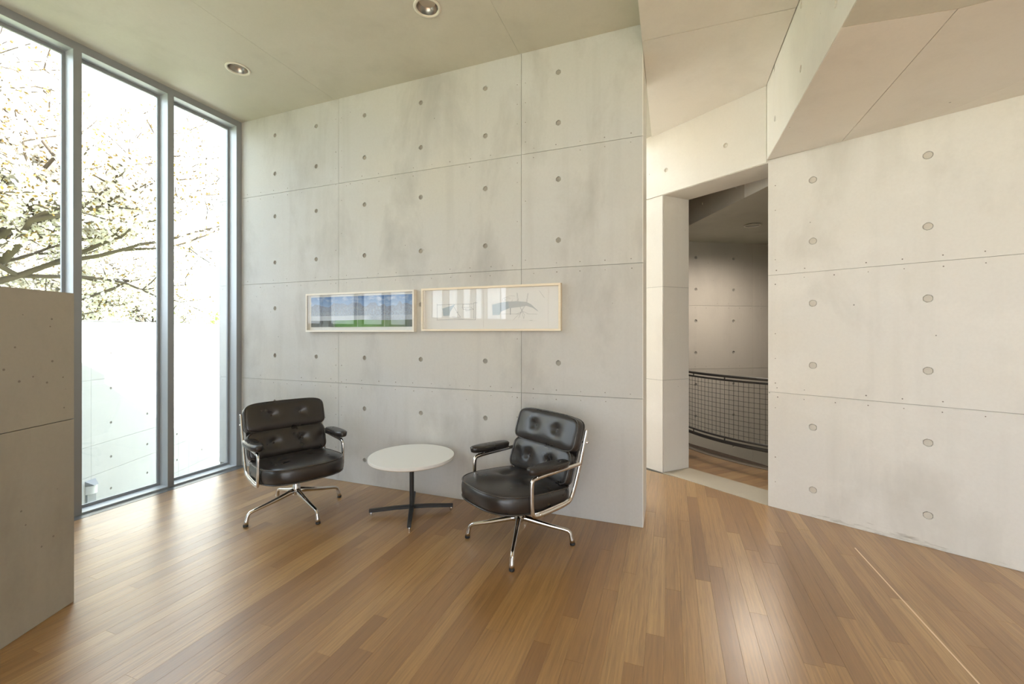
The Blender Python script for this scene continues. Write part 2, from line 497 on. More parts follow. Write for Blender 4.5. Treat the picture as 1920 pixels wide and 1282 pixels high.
def plank_mesh(items, org, ax, ay, name):
    vs = []; fs = []; tone = []; uvd = {}
    uvs = []
    for poly, tn, ou, ov in items:
        ip = inset(poly, .00012); ip2 = inset(poly, .00055); n = len(poly); k = len(vs)
        for p in ip: vs.append((p.x, p.y, -.02))
        for p in ip: vs.append((p.x, p.y, -.0005))
        for p in ip2: vs.append((p.x, p.y, 0.0))
        tone += [tn] * (3 * n)
        for p in list(ip) * 2 + list(ip2):
            q = p - org; uvs.append((q.dot(ax) + ou, q.dot(ay) + ov))
        fs.append([k + i for i in range(n)][::-1])
        for L in (0, 1):
            for i in range(n):
                fs.append([k + L * n + i, k + L * n + (i + 1) % n, k + (L + 1) * n + (i + 1) % n, k + (L + 1) * n + i])
        fs.append([k + 2 * n + i for i in range(n)])
    me = mesh(name, vs, fs)
    a = me.attributes.new('tone', 'FLOAT', 'POINT'); a.data.foreach_set('value', tone)
    ul = me.uv_layers.new(name='UVMap')
    vi = [0] * len(me.loops); me.loops.foreach_get('vertex_index', vi)
    flat = []
    for i in vi: flat += uvs[i]
    ul.data.foreach_set('uv', flat)
    me.materials.append(OAK)
    return me
axd = -N                                     # planks run parallel to the window wall
clips = [(P(.085, 0), U), (P(0, DB - .02), -N), (P(uR - .02, 0), -U),
         (RW.pt(0, 0, -.12).to_2d(), RW.n)]
wn = Vector((MW.n.x, MW.n.y))
items = plank_rows(P(0, 0), axd, U, (.0, 9.4), (-DB, 1.6), clips + [(A - wn * .02, wn)] if False else clips, .0765, .8, 2.3, seed=5)
# keep those in front of the threshold line; the corridor behind the back wall keeps its own planks
keep = []
for it in items:
    cc_ = sum(it[0], Vector((0, 0))) / len(it[0])
    p = clip(it[0], A - wn * .05, wn) if (cc_ - B).dot(RW.e) < 0 else it[0]
    if len(p) >= 3: keep.append((p,) + it[1:])
def seen_size(it):
    c = sum(it[0], Vector((0, 0))) / len(it[0])
    if c.y < .6: return 0
    px = CX + c.x / c.y * F
    py = HY + EYE / c.y * F
    inside = -60 < px < 1980 and py < 1330
    # hidden behind the back wall or the low wall
    u, d = UD(*c)
    if d < .0 and u < UW: return 0
    if px < 100 and c.y > 2.2: return 0
    return (1.0 / c.y ** 2) if inside else 0
keep.sort(key=lambda it: -seen_size(it))
near = keep[:285]; rest = keep[285:]
for it in near:
    link('floor_plank', plank_mesh([it], P(0, 0), axd, U, 'floor_plank'), None, floor_core)
tag(link('floor_plank', plank_mesh(rest, P(0, 0), axd, U, 'floor_planks_far'), None, floor_core), kind='stuff')

# pale straight seam in the floor at the right
s0 = on_floor(1603, 1027); s1 = on_floor(1836, 1282); e = (s1 - s0).normalized(); nn = Vector((-e.y, e.x)) * .0034
s2 = s1 + e * 1.6
mb = MB(); mb.add(*prism([s0 - nn, s2 - nn, s2 + nn, s0 + nn], -.01, .0012)); mb.build('floor_seam', SEAM, floor_core)

# hall beyond the opening: round stairwell with a railing
VC = Vector((3.85, 5.42)); VR = 1.76          # centre and radius of the well
hallA = A - wn * .30; hd = Vector((.905, .425)).normalized(); hn = Vector((-hd.y, hd.x))
hall = structure('floor_hall', *prism([A - wn * .27 + Wd * 3.2, A - wn * .27 - Wd * 1.6, Vector((3.1, 2.9)), Vector((2.6, 4.4)), Vector((2.2, 5.2)), Vector((2.1, 6.2)), Vector((1.0, 7.6))], -.20, -.022), SUBFL)
hc = [(D - wn * 0.0, -wn)]
hitems = plank_rows(D, hd, hn, (-2.4, 3.4), (-1.5, 3.0), [(D, -wn), (P(0, -2.3), -P(0, 0).normalized() * 0 + N)], .0765, .6, 1.8, circle=(VC, VR + .10), seed=9)
for it in hitems:
    c = sum(it[0], Vector((0, 0))) / len(it[0])
    px = CX + c.x / c.y * F
    it_seen = 1230 < px < 1500
    if it_seen: link('floor_plank', plank_mesh([it], D, hd, hn, 'floor_plank'), None, hall)
r_ = [it for it in hitems if not 1230 < CX + (sum(it[0], Vector((0, 0))) / len(it[0])).x / (sum(it[0], Vector((0, 0))) / len(it[0])).y * F < 1500]
if r_: tag(link('floor_plank', plank_mesh(r_, D, hd, hn, 'floor_planks_hall'), None, hall), kind='stuff')

# concrete threshold in the opening
thr = MB(); D2 = D - Wd * .98; A2 = B + Wd * .004
thr.add(*prism([A + Wd * .02, A2, D2, D + Wd * .02], -.10, .003))
o = thr.build('trim_1', CONC_F); tag(o, kind='structure')

# ------------------------------------------------------------------ back wall (behind the chairs)
BW = Wall(C0, U, N)
def col_u(px, py=600): return BW.hit(px, py)[0]
core = structure('wall_back', *prism([P(-.33, -.0105), P(UW - .0065, -.0105), P(UW - .0065, -.3935), P(-.33, -.3935)], -.05, 3.9), JOINT)
ucols = [col_u(x) for x in (515.5, 593, 683.5, 789, 910, 1047)]
holes = [(u, z) for u in ucols for z in ROWS]
uc = [-.33, col_u(635), col_u(977.5), UW - .004]
grid_wall(core, BW.pt, uc, [0.0, .889, 1.831, 2.708, H1 + .05], holes, CONC, hr=.0212, nailz=(.889, 1.831, 2.708))
pts = [(uc[1] + s * .033, .15 + k * .15) for s in (-1, 1) for k in range(22)] + [(uc[2] + s * .033, .1 + k * .15) for s in (-1, 1) for k in range(22)]
nails(core, BW.pt, [p for p in pts if random.random() > .45])
# end face and rear face of the wall
EW = Wall(P(UW, 0), -N, U)
for z0, z1 in ((0, .889), (.889, 1.831), (1.831, 2.708), (2.708, 3.5)):
    panel('end_panel', core, EW.pt, [(-.004 + .004, z0), (.40, z0), (.40, z1), (0, z1)], CONC_L, thick=.006)
BK = Wall(P(UW, -.40), -U, -N)
for z0, z1 in ((0, .889), (.889, 1.831), (1.831, 3.5)):
    for k in range(3):
        panel('rear_panel', core, BK.pt, [(k * 1.4, z0), (min(4.23, k * 1.4 + 1.4), z0), (min(4.23, k * 1.4 + 1.4), z1), (k * 1.4, z1)], CONC_L, thick=.006)

# ------------------------------------------------------------------ right wall
RC = RW.pt
c0 = RC(0, 0, -.0105).to_2d(); c1 = RC(5.0, 0, -.0105).to_2d(); c2 = RC(5.0, 0, -.33).to_2d(); c3 = RC(.06, 0, -.33).to_2d()
rcore = structure('wall_right', *prism([c0, c1, c2, c3], -.05, 3.5), JOINT)
u1, u2 = RW.hit(1524, 600)[0], RW.hit(1740, 600)[0]; du = u2 - u1
rc = [u1, u2] + [u2 + du * k for k in range(1, 7)]
rrows = [2.463, 2.016, 1.563, 1.109, .657, .200]
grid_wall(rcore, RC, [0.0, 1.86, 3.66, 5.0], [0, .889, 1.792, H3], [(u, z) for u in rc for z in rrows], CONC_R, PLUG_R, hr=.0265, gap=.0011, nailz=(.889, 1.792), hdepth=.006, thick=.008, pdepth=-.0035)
# plugs on this wall sit almost flush (their own ring stays visible)
nails(rcore, RC, [(.05, .2 + .19 * k) for k in range(13) if random.random() > .3])
# jamb of the opening on the right wall side
JW = Wall(B, Wd * -1, wn * 1)

# ------------------------------------------------------------------ middle wall: column, lintel over the opening
LB = P(3.0, 0)
# column: A face along W (towards upper left), B face A->D
colm = structure('wall_middle', *prism([A, A + Wd * 4.15, A + Wd * 4.15 - wn * .30, D], -.05, 3.5), JOINT)
colpoly_front = Wall(A, Wd, wn)
# formwork faces of the column front (towards the seats) and of the reveal
for z0, z1 in ((0, .889), (.889, 1.792), (1.792, 2.67)):
    for k in range(3):
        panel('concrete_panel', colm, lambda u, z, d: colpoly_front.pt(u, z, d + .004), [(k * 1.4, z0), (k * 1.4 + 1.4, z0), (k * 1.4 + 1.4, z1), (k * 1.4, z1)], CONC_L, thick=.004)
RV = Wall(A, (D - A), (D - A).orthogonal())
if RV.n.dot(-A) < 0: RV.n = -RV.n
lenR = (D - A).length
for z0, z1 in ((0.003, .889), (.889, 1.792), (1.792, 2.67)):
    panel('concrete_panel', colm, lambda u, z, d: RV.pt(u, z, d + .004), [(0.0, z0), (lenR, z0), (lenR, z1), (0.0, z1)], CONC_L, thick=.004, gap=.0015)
# lintel
lint = MB(); lint.add(*prism([A - wn * 0 + Wd * 4.15, B, B - wn * .34 - Wd * .12, D - Wd * -0.0, D + Wd * 3.9], 2.67, 3.5))
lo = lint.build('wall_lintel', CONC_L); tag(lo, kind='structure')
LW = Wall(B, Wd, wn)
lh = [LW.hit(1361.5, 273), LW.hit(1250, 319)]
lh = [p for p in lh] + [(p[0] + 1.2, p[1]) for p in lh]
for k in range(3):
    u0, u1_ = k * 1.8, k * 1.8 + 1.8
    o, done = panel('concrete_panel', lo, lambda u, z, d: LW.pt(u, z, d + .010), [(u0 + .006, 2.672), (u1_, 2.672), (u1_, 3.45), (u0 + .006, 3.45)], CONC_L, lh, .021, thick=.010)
    plugs(lo, lambda u, z, d: LW.pt(u, z, d + .010), done, PLUG_R, .0185)

# ------------------------------------------------------------------ ceilings
uV = UD(*B)[0]
def flat_poly(*uds): return [P(u, d) for u, d in uds]
US, DS = 5.0, 4.2                           # unseen rooflight, added behind the camera to brighten the room
structure('ceiling_rear', *prism([P(-.16, DS), P(US, DS), P(US, DB), P(-.16, DB)], 3.52, 3.9), CONC_C)
SH = [P(1.9, -.75), P(3.7, -.75), P(3.7, -1.75), P(1.9, -1.75)]      # unseen rooflight, added over the corridor behind the back wall for more light
c1o = structure('ceiling', *prism_hole([P(-.16, DS), P(uR + .05, DS), P(uR + .05, dR), Vector((6.9, 2.0)), Vector((6.9, 7.6)), Vector((4.0, 8.6)), Vector((0, 9.2)), K1 + Vector((-.25, .3)), Vector((-3.0, 4.45)), P(-.16, .02)], SH, 3.52, 3.9), CONC_C)
CL = Flat(H1)
# seats ceiling split in formwork sheets, with round cut-outs for the downlights
def ceil_pt(px, py, h): # point on a ceiling of height h seen at a pixel
    Y = (h - EYE) * F / (HY - py); return Vector(((px - CX) / F * Y, Y))
L1 = ceil_pt(446, 129, H1); L2 = ceil_pt(801, 14, H1)
lights = [L1, L2]
l_ud = [UD(*p) for p in lights]
step = (l_ud[1][0] - l_ud[0][0], l_ud[1][1] - l_ud[0][1])
extra = [(l_ud[0][0], l_ud[0][1] + 1.9), (l_ud[1][0], l_ud[1][1] + 1.9)]
allL = l_ud + extra
lights = [P(*q) for q in allL]
fc = lambda a, b, d: (lambda p: Vector((p.x, p.y, H1 - d)))(P(a, b))
us = [-.14, 1.20, 3.00, UW]; ds = [-.0, 1.75, 3.55, 5.4, DB]
HR = .074
for i in range(3):
    for j in range(4):
        a0, a1, b0, b1 = us[i], us[i + 1], ds[j], ds[j + 1]
        panel('ceiling_panel', c1o, fc, [(a0, b0), (a1, b0), (a1, b1), (a0, b1)], CONC_C, allL, HR, gap=.0008, thick=.012, hdepth=.038)
# slab between the sheets and the core
mb = MB()
structure_dummy = None
# step between the two ceilings and middle ceiling
ms = MB(); ms.add(*prism_hole([P(UW + .0, .0), P(UW, DB), P(uV - .02, DB), P(uV - .02, UD(*B)[1] + .3), B, A + Wd * .3 + wn * .0, K1, Vector((-2.95, 4.50)), P(-.14, -.40), P(UW, -.40)], SH, H2 + .012, 3.53))
mco = ms.build('ceiling_middle', CONC_C); tag(mco, kind='structure')
fm = lambda a, b, d: (lambda p: Vector((p.x, p.y, H2 - d)))(P(a, b))
jl = UD(*ceil_pt(1215, 75, H2)); jr = UD(*ceil_pt(1503, 12, H2))
for q in ([(UW, jl[1]), (uV - .012, jr[1]), (uV - .012, 2.2), (UW, 2.2)], [(UW, 2.2), (uV - .012, 2.2), (uV - .012, 4.6), (UW, 4.6)], [(UW, 4.6), (uV - .012, 4.6), (uV - .012, DB), (UW, DB)],
          [(UW, -.40), (UW, jl[1]), (uV - .012, jr[1]), (uV - .012, -.72), (4.40, -1.55), (UW, -1.9)],
          [(-.0, -.40), (1.88, -.40), (1.88, -2.6), (.9, -2.0)]):
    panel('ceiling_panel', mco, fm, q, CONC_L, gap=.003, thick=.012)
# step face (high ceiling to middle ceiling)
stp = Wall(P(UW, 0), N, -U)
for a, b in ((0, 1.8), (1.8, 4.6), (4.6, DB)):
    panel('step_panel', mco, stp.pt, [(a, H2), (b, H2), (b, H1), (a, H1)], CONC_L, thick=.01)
# low soffit slab
dB = UD(*B)[1]
structure('ceiling_low_rear', *prism([P(uV, DS), P(US, DS), P(US, DB), P(uV, DB)], H3, 3.53), CONC_C)
lowp = [B, P(uV, DS), P(uR, DS), P(uR, dR), RC(5.0, 0, -.2).to_2d(), RC(.1, 0, -.2).to_2d()]
lso = structure('ceiling_low', *prism(lowp, H3 + .0, 3.53), CONC_C)
VW = Wall(P(uV, 0), N, -U)
vh = [VW.hit(x, y) for x, y in ((1506, 8), (1455, 128), (1505, 128), (1572, 5), (1456, 222))]
for a, b in ((dB + .012, 1.35), (1.35, 3.2), (3.2, 5.2), (5.2, DB)):
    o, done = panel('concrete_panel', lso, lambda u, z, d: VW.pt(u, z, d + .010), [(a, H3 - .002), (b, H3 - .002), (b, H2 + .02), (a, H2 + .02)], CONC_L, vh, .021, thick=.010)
    plugs(lso, lambda u, z, d: VW.pt(u, z, d + .010), done, PLUG_R, .0185)
fl = lambda a, b, d: (lambda p: Vector((p.x, p.y, H3 - d - .004)))(P(a, b))
j1 = UD(*ceil_pt(1575, 260, H3)); j2 = UD(*ceil_pt(1796, 15, H3)); j3 = UD(*ceil_pt(1920, 30, H3))
j4 = UD(*ceil_pt(1732, 202, H3)); j5 = UD(*ceil_pt(1920, 109, H3))
def rwud(u, off=.0): return UD(*RC(u, 0, off).to_2d())
def on_rw(ud): # nearest point on the right wall line to a soffit point
    v = P(*ud) - RW.o; return v.dot(RW.e)
e1 = on_rw(j1); e4 = on_rw(j4)
b0_ = UD(*B)
m3 = (j2[0] + (j3[0] - j2[0]) * 4, j2[1] + (j3[1] - j2[1]) * 4)
soff = [[(uV - .01, b0_[1] + .01), rwud(e1), j2, (j2[0], j2[1] + .01), (uV - .01, j2[1] + .05)],
        [rwud(e1), rwud(e4), rwud(5.0), (uR, dR), m3, j2]]
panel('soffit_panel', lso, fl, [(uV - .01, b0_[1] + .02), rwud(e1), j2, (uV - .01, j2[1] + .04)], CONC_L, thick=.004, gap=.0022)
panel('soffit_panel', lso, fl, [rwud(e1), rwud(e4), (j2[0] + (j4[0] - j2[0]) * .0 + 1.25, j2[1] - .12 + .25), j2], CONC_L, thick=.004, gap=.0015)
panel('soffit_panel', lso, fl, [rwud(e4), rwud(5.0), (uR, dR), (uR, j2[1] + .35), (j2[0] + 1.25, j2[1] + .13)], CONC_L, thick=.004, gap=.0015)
panel('soffit_panel', lso, fl, [(uV - .01, j2[1] + .04), j2, (j2[0] + 1.25, j2[1] + .13), (uR, j2[1] + .35), (uR, DS), (uV - .01, DS)], CONC_C, thick=.004, gap=.0022)

# ------------------------------------------------------------------ low wall at the left
La = on_floor(139, 1127); ld = Vector((.0716, -.9974)).normalized()
ln = Vector((.9974, .0716)).normalized()
LWL = Wall(La, ld, ln)
ztop = 1.545
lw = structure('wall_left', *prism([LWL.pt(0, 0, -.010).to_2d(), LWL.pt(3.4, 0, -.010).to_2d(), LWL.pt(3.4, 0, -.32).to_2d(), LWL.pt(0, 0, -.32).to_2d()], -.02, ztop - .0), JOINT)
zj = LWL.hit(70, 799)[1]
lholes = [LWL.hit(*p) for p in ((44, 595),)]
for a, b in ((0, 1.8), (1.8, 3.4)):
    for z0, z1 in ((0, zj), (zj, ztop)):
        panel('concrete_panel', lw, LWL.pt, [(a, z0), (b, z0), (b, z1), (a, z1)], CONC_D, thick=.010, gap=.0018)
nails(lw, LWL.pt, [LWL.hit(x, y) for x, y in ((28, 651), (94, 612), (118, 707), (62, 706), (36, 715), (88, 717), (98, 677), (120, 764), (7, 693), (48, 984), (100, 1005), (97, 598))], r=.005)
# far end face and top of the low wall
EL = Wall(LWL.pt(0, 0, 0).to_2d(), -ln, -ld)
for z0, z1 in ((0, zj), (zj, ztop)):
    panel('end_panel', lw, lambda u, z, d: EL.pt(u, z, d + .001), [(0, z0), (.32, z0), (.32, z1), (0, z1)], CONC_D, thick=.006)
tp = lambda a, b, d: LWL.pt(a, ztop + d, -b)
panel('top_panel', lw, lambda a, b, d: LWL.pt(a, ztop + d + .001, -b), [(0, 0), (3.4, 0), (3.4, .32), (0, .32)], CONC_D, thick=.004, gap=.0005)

# ------------------------------------------------------------------ window wall
WW = Wall(P(0, 0), N, U)                  # a = d along the wall, depth outwards negative
def window_bay(k, fr, a0, a1, z1, first=False, last=False, gm=None):
    """one bay between mullion centres a0..a1 (a grows towards the camera)"""
    root = empty('window_%d' % k, fr(a0, 0, -.07)); root['kind'] = 'structure'
    inv = Matrix.Translation(-Vector(root.location))
    def b(mb, name, mat):
        o = mb.build(name, mat, root); o.matrix_parent_inverse = inv; return o
    hw = .024
    # mullion at the far side of the bay: a dark front bar and a pale deep lining
    m = MB()
    if first: m.fbox(fr, a0, a0 + .052, .0, z1, -.006, 0)
    else: m.fbox(fr, a0 - hw, a0 + hw, .0, z1, -.006, 0)
    b(m, 'mullion', ALU)
    m = MB()
    if first: m.fbox(fr, a0, a0 + .046, .0, z1, -.13, -.006)
    else: m.fbox(fr, a0 - hw + .003, a0 + hw - .003, .0, z1, -.13, -.006)
    b(m, 'mullion_lining', ALU_L)
    xa = a0 + (.046 if first else hw - .003); xb = a1 - hw + .003
    m = MB(); m.fbox(fr, xa, xb, z1 - .058, z1, -.006, 0); b(m, 'head', ALU)
    m = MB(); m.fbox(fr, xa, xb, z1 - .052, z1, -.13, -.006); b(m, 'head_lining', ALU_L)
    m = MB(); m.fbox(fr, xa, xb, .0, .014, -.13, .0); b(m, 'sill', ALU_L)
    # slim glazing beads
    g = MB()
    for (p0, p1, q0, q1) in ((xa, xb, z1 - .078, z1 - .052), (xa, xb, .014, .036), (xa, xa + .02, .036, z1 - .078), (xb - .02, xb, .036, z1 - .078)):
        g.fbox(fr, p0, p1, q0, q1, -.13, -.112)
    b(g, 'glazing_bead', ALU)
    m = MB(); m.fbox(fr, xa + .016, xb - .016, .032, z1 - .074, -.126, -.120); b(m, 'pane', gm or GLASS)
    return root
cuts = [0.0] + [.647 + .6185 * k for k in range(0, 11)]
cuts[-1] = DB
wfr = lambda a, z, d: WW.pt(a, z, d)
for k in range(len(cuts) - 1):
    window_bay(k + 1, wfr, cuts[k], cuts[k + 1], H1, first=(k == 0))
# floor plate in front of the windows
m = MB(); m.fbox(WW.pt, .0, DB, -.02, .0015, 0, .085); o = m.build('trim_2', plain('grey_floor_plate', (.16, .165, .17), .35, .4)); tag(o, kind='structure')

# glazing of the corridor end behind the back wall, and of the two walls behind the camera
def glazed_wall(fr, length, z1, n, k0, top=None):
    for i in range(n):
        window_bay(k0 + i, fr, length * i / n, length * (i + 1) / n, z1, first=(i == 0), gm=GLASS_CLEAR)
e_ = (Vector((-2.95, 4.50)) - K1); CG = Wall(K1, e_, Vector((-e_.y, e_.x)))
if CG.n.dot(Vector((0, 6)) - K1) < 0: CG.n = -CG.n
glazed_wall(lambda a, z, d: CG.pt(a, z, d), e_.length, H2, 4, 20)
# east side glazing below the low soffit
EWl = Wall(P(uR, DB), -N, -U)
structure('wall_east', *prism([P(uR, dR), P(uR, DB), P(uR + .3, DB), P(uR + .3, dR - .3)], -.05, 3.55), CONC)
# rear wall: concrete piers with wide glazing
RRw = Wall(P(0, DB), U, -N)
fr_ = structure('wall_front', *prism([P(0, DB + .02), P(2.3, DB + .02), P(2.3, DB + .3), P(0, DB + .3)], -.05, 3.55), CONC)
fr2 = structure('wall_front.001', *prism([P(uR - 1.6, DB + .02), P(uR + .2, DB + .02), P(uR + .2, DB + .3), P(uR - 1.6, DB + .3)], -.05, 3.55), CONC)
rf = lambda a, z, d: RRw.pt(a + 2.3, z, d)
glazed_wall(rf, uR - 3.9, H3, 5, 40)
ov = structure('wall_front.002', *prism([P(2.3, DB), P(uR - 1.6, DB), P(uR - 1.6, DB + .3), P(2.3, DB + .3)], H3, 3.55), CONC)

# ------------------------------------------------------------------ hall beyond: far wall, ceiling, railing
p0 = Vector((2.53, 6.0)); p1 = Vector((3.70, 6.20)); FW = Wall(p0, p1 - p0, (0, -1)); FW.n = Vector((FW.e.y, -FW.e.x))
fwc = structure('wall_far', *prism([FW.pt(-1.4, 0, -.01).to_2d(), FW.pt(3.6, 0, -.01).to_2d(), FW.pt(3.6, 0, -.3).to_2d(), FW.pt(-1.4, 0, -.3).to_2d()], -2.6, 3.5), JOINT)
fu = [FW.hit(1304.5, 600)[0], FW.hit(1375.5, 600)[0]]; fdu = fu[1] - fu[0]
fus = [fu[0] + fdu * k for k in range(-2, 7)]
frows = [FW.hit(1340, y)[1] for y in (484, 543, 602, 661, 720, 779)]
frows += [frows[-1] - .45 * k for k in range(1, 4)]
fzj = [FW.hit(1340, y)[1] for y in (573, 691, 807)]
grid_wall(fwc, FW.pt, [-1.4, -.9, FW.hit(1411, 600)[0], FW.hit(1411, 600)[0] + 1.8, 3.6], [-2.6, fzj[2] - .9, fzj[2], fzj[1], fzj[0], 2.66], [(u, z) for u in fus for z in frows], CONC_H, hr=.024, nailz=fzj)
# hall ceiling slab with its edge facing the opening
Fd = Vector((.12, -1.35)).normalized(); f0 = Vector((2.15, 5.1)) - Fd * 1.9; f1 = Vector((2.27, 3.75)) + Fd * .2
hcs = structure('ceiling_hall', *prism([f0, f1, Vector((5.6, 2.6)), Vector((5.9, 7.2))], 2.645, 3.53), CONC_C)
Fn = Vector((Fd.y, -Fd.x)); Fn = Fn if Fn.x < 0 else -Fn
FE = Wall(f0, Fd, Fn)
ux = FE.hit(1397, 360)[0]
fh = [FE.hit(1319, 381), FE.hit(1381, 351)]
for a, b in ((.02, ux), (ux, 3.8)):
    o, done = panel('concrete_panel', hcs, lambda u, z, d: FE.pt(u, z, d + .008), [(a, 2.643), (b, 2.643), (b, 3.25), (a, 3.25)], CONC_H if a < 1 else CONC_L, fh, .017, thick=.008)
    plugs(hcs, lambda u, z, d: FE.pt(u, z, d + .008), done, PLUG, .015)
for k in range(5):
    a_ = US + (uR - US) * (k + .5) / 5
    structure('added_rooflight_bar', *prism([P(a_ - .03, DS), P(a_ + .03, DS), P(a_ + .03, DB), P(a_ - .03, DB)], 3.6, 3.75), ALU)  # bars across the added, unseen rooflight behind the camera
# side walls that close the hall
hw1 = structure('wall_hall', *prism([FW.pt(3.5, 0, 0).to_2d(), Vector((6.3, 2.4)), Vector((6.6, 2.4)), FW.pt(3.8, 0, 0).to_2d()], -2.6, 3.5), CONC_H)
hw2 = structure('wall_hall.001', *prism([K1, A + Wd * 4.15 - wn * .0, A + Wd * 4.15 - wn * .3, FW.pt(-1.4, 0, -.3).to_2d(), FW.pt(-1.4, 0, -.6).to_2d(), K1 + Vector((-.1, .9))], -.2, 3.5), CONC_H)
well = structure('floor_lower', *prism([Vector((1.0, 2.6)), Vector((6.6, 2.2)), Vector((6.8, 7.0)), Vector((1.0, 7.0))], -2.75, -2.6), CONC_H)

structure('wall_hall.002', *prism([Vector((6.3, 2.4)), Vector((6.6, 2.4)), RC(5.0, 0, -.0).to_2d() + Vector((.5, 0)), RC(5.0, 0, -.32).to_2d()], -2.6, 3.5), CONC_H)
# curb and gutter round the well
def arc(r, z, a0, a1, n): return [Vector((VC.x + r * math.cos(a0 + (a1 - a0) * i / n), VC.y + r * math.sin(a0 + (a1 - a0) * i / n), z)) for i in range(n + 1)]
def ring_band(r0, r1, z0, z1, a0, a1, n):
    vs = []; fs = []
    for i in range(n + 1):
        a = a0 + (a1 - a0) * i / n
        for r, z in ((r0, z0), (r1, z0), (r1, z1), (r0, z1)): vs.append((VC.x + r * math.cos(a), VC.y + r * math.sin(a), z))
    for i in range(n):
        for j in range(4): fs.append([4 * i + j, 4 * i + (j + 1) % 4, 4 * i + 4 + (j + 1) % 4, 4 * i + 4 + j])
    fs += [[0, 1, 2, 3], [4 * n + k for k in range(4)][::-1]]
    return vs, fs
a0, a1 = R(128), R(262)
m = MB().add(*ring_band(VR, VR + .11, -.18, .004, a0, a1, 60)); o = m.build('trim_3', plain('dark_edge_angle', (.20, .165, .13), .5)); tag(o, kind='structure')
m = MB().add(*ring_band(VR - .10, VR - .001, -.9, -.03, a0, a1, 60)); o = m.build('trim_4', CONC_L); tag(o, kind='structure')

rail = empty('railing', (VC.x, VC.y, 0))
tag(rail, 'curved dark metal railing with wire mesh around the stairwell beyond the opening', 'railing')
inv = Matrix.Translation(-Vector(rail.location))
def rb(mb, name, mat=RAILM, smooth=True):
    o = mb.build(name, mat, rail, smooth=smooth); o.matrix_parent_inverse = inv; return o
RR = VR - .03
for nm, r, z, rad in (('top_rail', RR, .872, .015), ('upper_rail', RR - .0, .830, .011), ('lower_rail', RR, .205, .012), ('bottom_rail', RR, .155, .019)):
    rb(MB().tube(arc(r, z, a0, a1, 70), rad, 8), nm)
for k in range(9):
    a = a0 + (a1 - a0) * (k + .38) / 9
    x, y = VC.x + RR * math.cos(a), VC.y + RR * math.sin(a)
    rb(MB().tube([(x, y, .828), (x, y, .874)], .007, 8), 'spacer'); rb(MB().tube([(x, y, .150), (x, y, .207)], .007, 8), 'spacer')
    if k % 3 == 0:
        x2, y2 = VC.x + (RR + .0) * math.cos(a), VC.y + RR * math.sin(a)
mesh_root = empty('wire_mesh'); mesh_root.parent = rail; mesh_root.matrix_parent_inverse = inv
nvert = int((a1 - a0) * RR / .052)
for k in range(nvert + 1):
    a = a0 + (a1 - a0) * k / nvert; x, y = VC.x + RR * math.cos(a), VC.y + RR * math.sin(a)
    MB().tube([(x, y, .205), (x, y, .83)], .0021, 5).build('wire', RAILM, mesh_root)
for k in range(1, 12):
    z = .205 + .052 * k
    MB().tube(arc(RR, z, a0, a1, 60), .0021, 5).build('wire', RAILM, mesh_root)

# ------------------------------------------------------------------ downlights
def downlight(c, z, label, r=.074, lit=False):
    root = empty('ceiling_light', (c.x, c.y, z)); tag(root, label, 'ceiling light')
    MB().lathe([(r + .016, -.001), (r + .014, -.006), (r - .001, -.006), (r - .004, -.001), (r - .004, .004)], seg=40, close=False).build('trim_ring', TRIMW, root, smooth=True)
    MB().lathe([(r - .004, .002), (r * .90, .018), (r * .74, .040), (r * .5, .058), (r * .30, .066)], seg=40, close=False).build('reflector', REFL, root, smooth=True)
    mm = plain('lamp_lens_lit', (.9, .9, .9), .3); 
    if lit: mm.node_tree.nodes['Principled BSDF'].inputs['Emission Color'].default_value = (1, .93, .82, 1); mm.node_tree.nodes['Principled BSDF'].inputs['Emission Strength'].default_value = 8
    else: mm = plain('lamp_lens_dark', (.12, .11, .11), .25)
    MB().lathe([(.0006, .0655), (r * .2, .066), (r * .31, .0665)], seg=24, close=False).build('lens', mm, root, smooth=True)
    if lit:
        l = bpy.data.lights.new('lamp_glow', 'SPOT'); l.energy = 32; l.color = (1, .9, .78); l.spot_size = R(172); l.spot_blend = 1.0; l.shadow_soft_size = .12
        lo_ = bpy.data.objects.new('lamp_glow', l); COL.objects.link(lo_); lo_.parent = root; lo_.location = (0, 0, -.02)
    return root
labs = ['round recessed downlight in the concrete ceiling nearest the windows', 'round recessed downlight in the concrete ceiling at the top centre above the table',
        'recessed downlight behind the camera near the windows', 'recessed downlight behind the camera near the ceiling step']
for p, l in list(zip(lights, labs))[:2]: downlight(p, H1, l, HR)
hl = ceil_pt(1411, 421.5, 2.645); downlight(Vector(hl), 2.638, 'lit recessed downlight in the hall ceiling beyond the opening', .08, True)

# ------------------------------------------------------------------ framed pictures
def picture(px0, px1, pyt, pyb, wood, sidewood, label, kind):
    dd = .045
    u0, _ = BW.hit(px0, 600, dd); u1_, _ = BW.hit(px1, 600, dd)
    zt = BW.hit(px0, pyt, dd)[1]; zb = BW.hit(px0, pyb, dd)[1]
    org = BW.pt(u0, zb, .002)
    root = empty('framed_picture', org, -TH); tag(root, label, 'picture')
    W, Hh = u1_ - u0, zt - zb
    # local axes: x along the wall, -y into the room, z up
    fw, dp = .016, dd - .002
    for (x0, x1, z0, z1) in ((0, W, 0, fw), (0, W, Hh - fw, Hh), (0, fw, fw, Hh - fw), (W - fw, W, fw, Hh - fw)):
        m = MB(); m.box((x0, -dp, z0), (x1, 0, z1)); m.build('frame_rail', wood, root)
    m = MB(); m.box((fw, -.008, fw), (W - fw, -.002, Hh - fw)); m.build('mount', MOUNT, root)
    m = MB(); m.box((fw, -.038, fw), (W - fw, -.036, Hh - fw)); m.build('pane', PGLASS, root)
    return root, W, Hh, fw
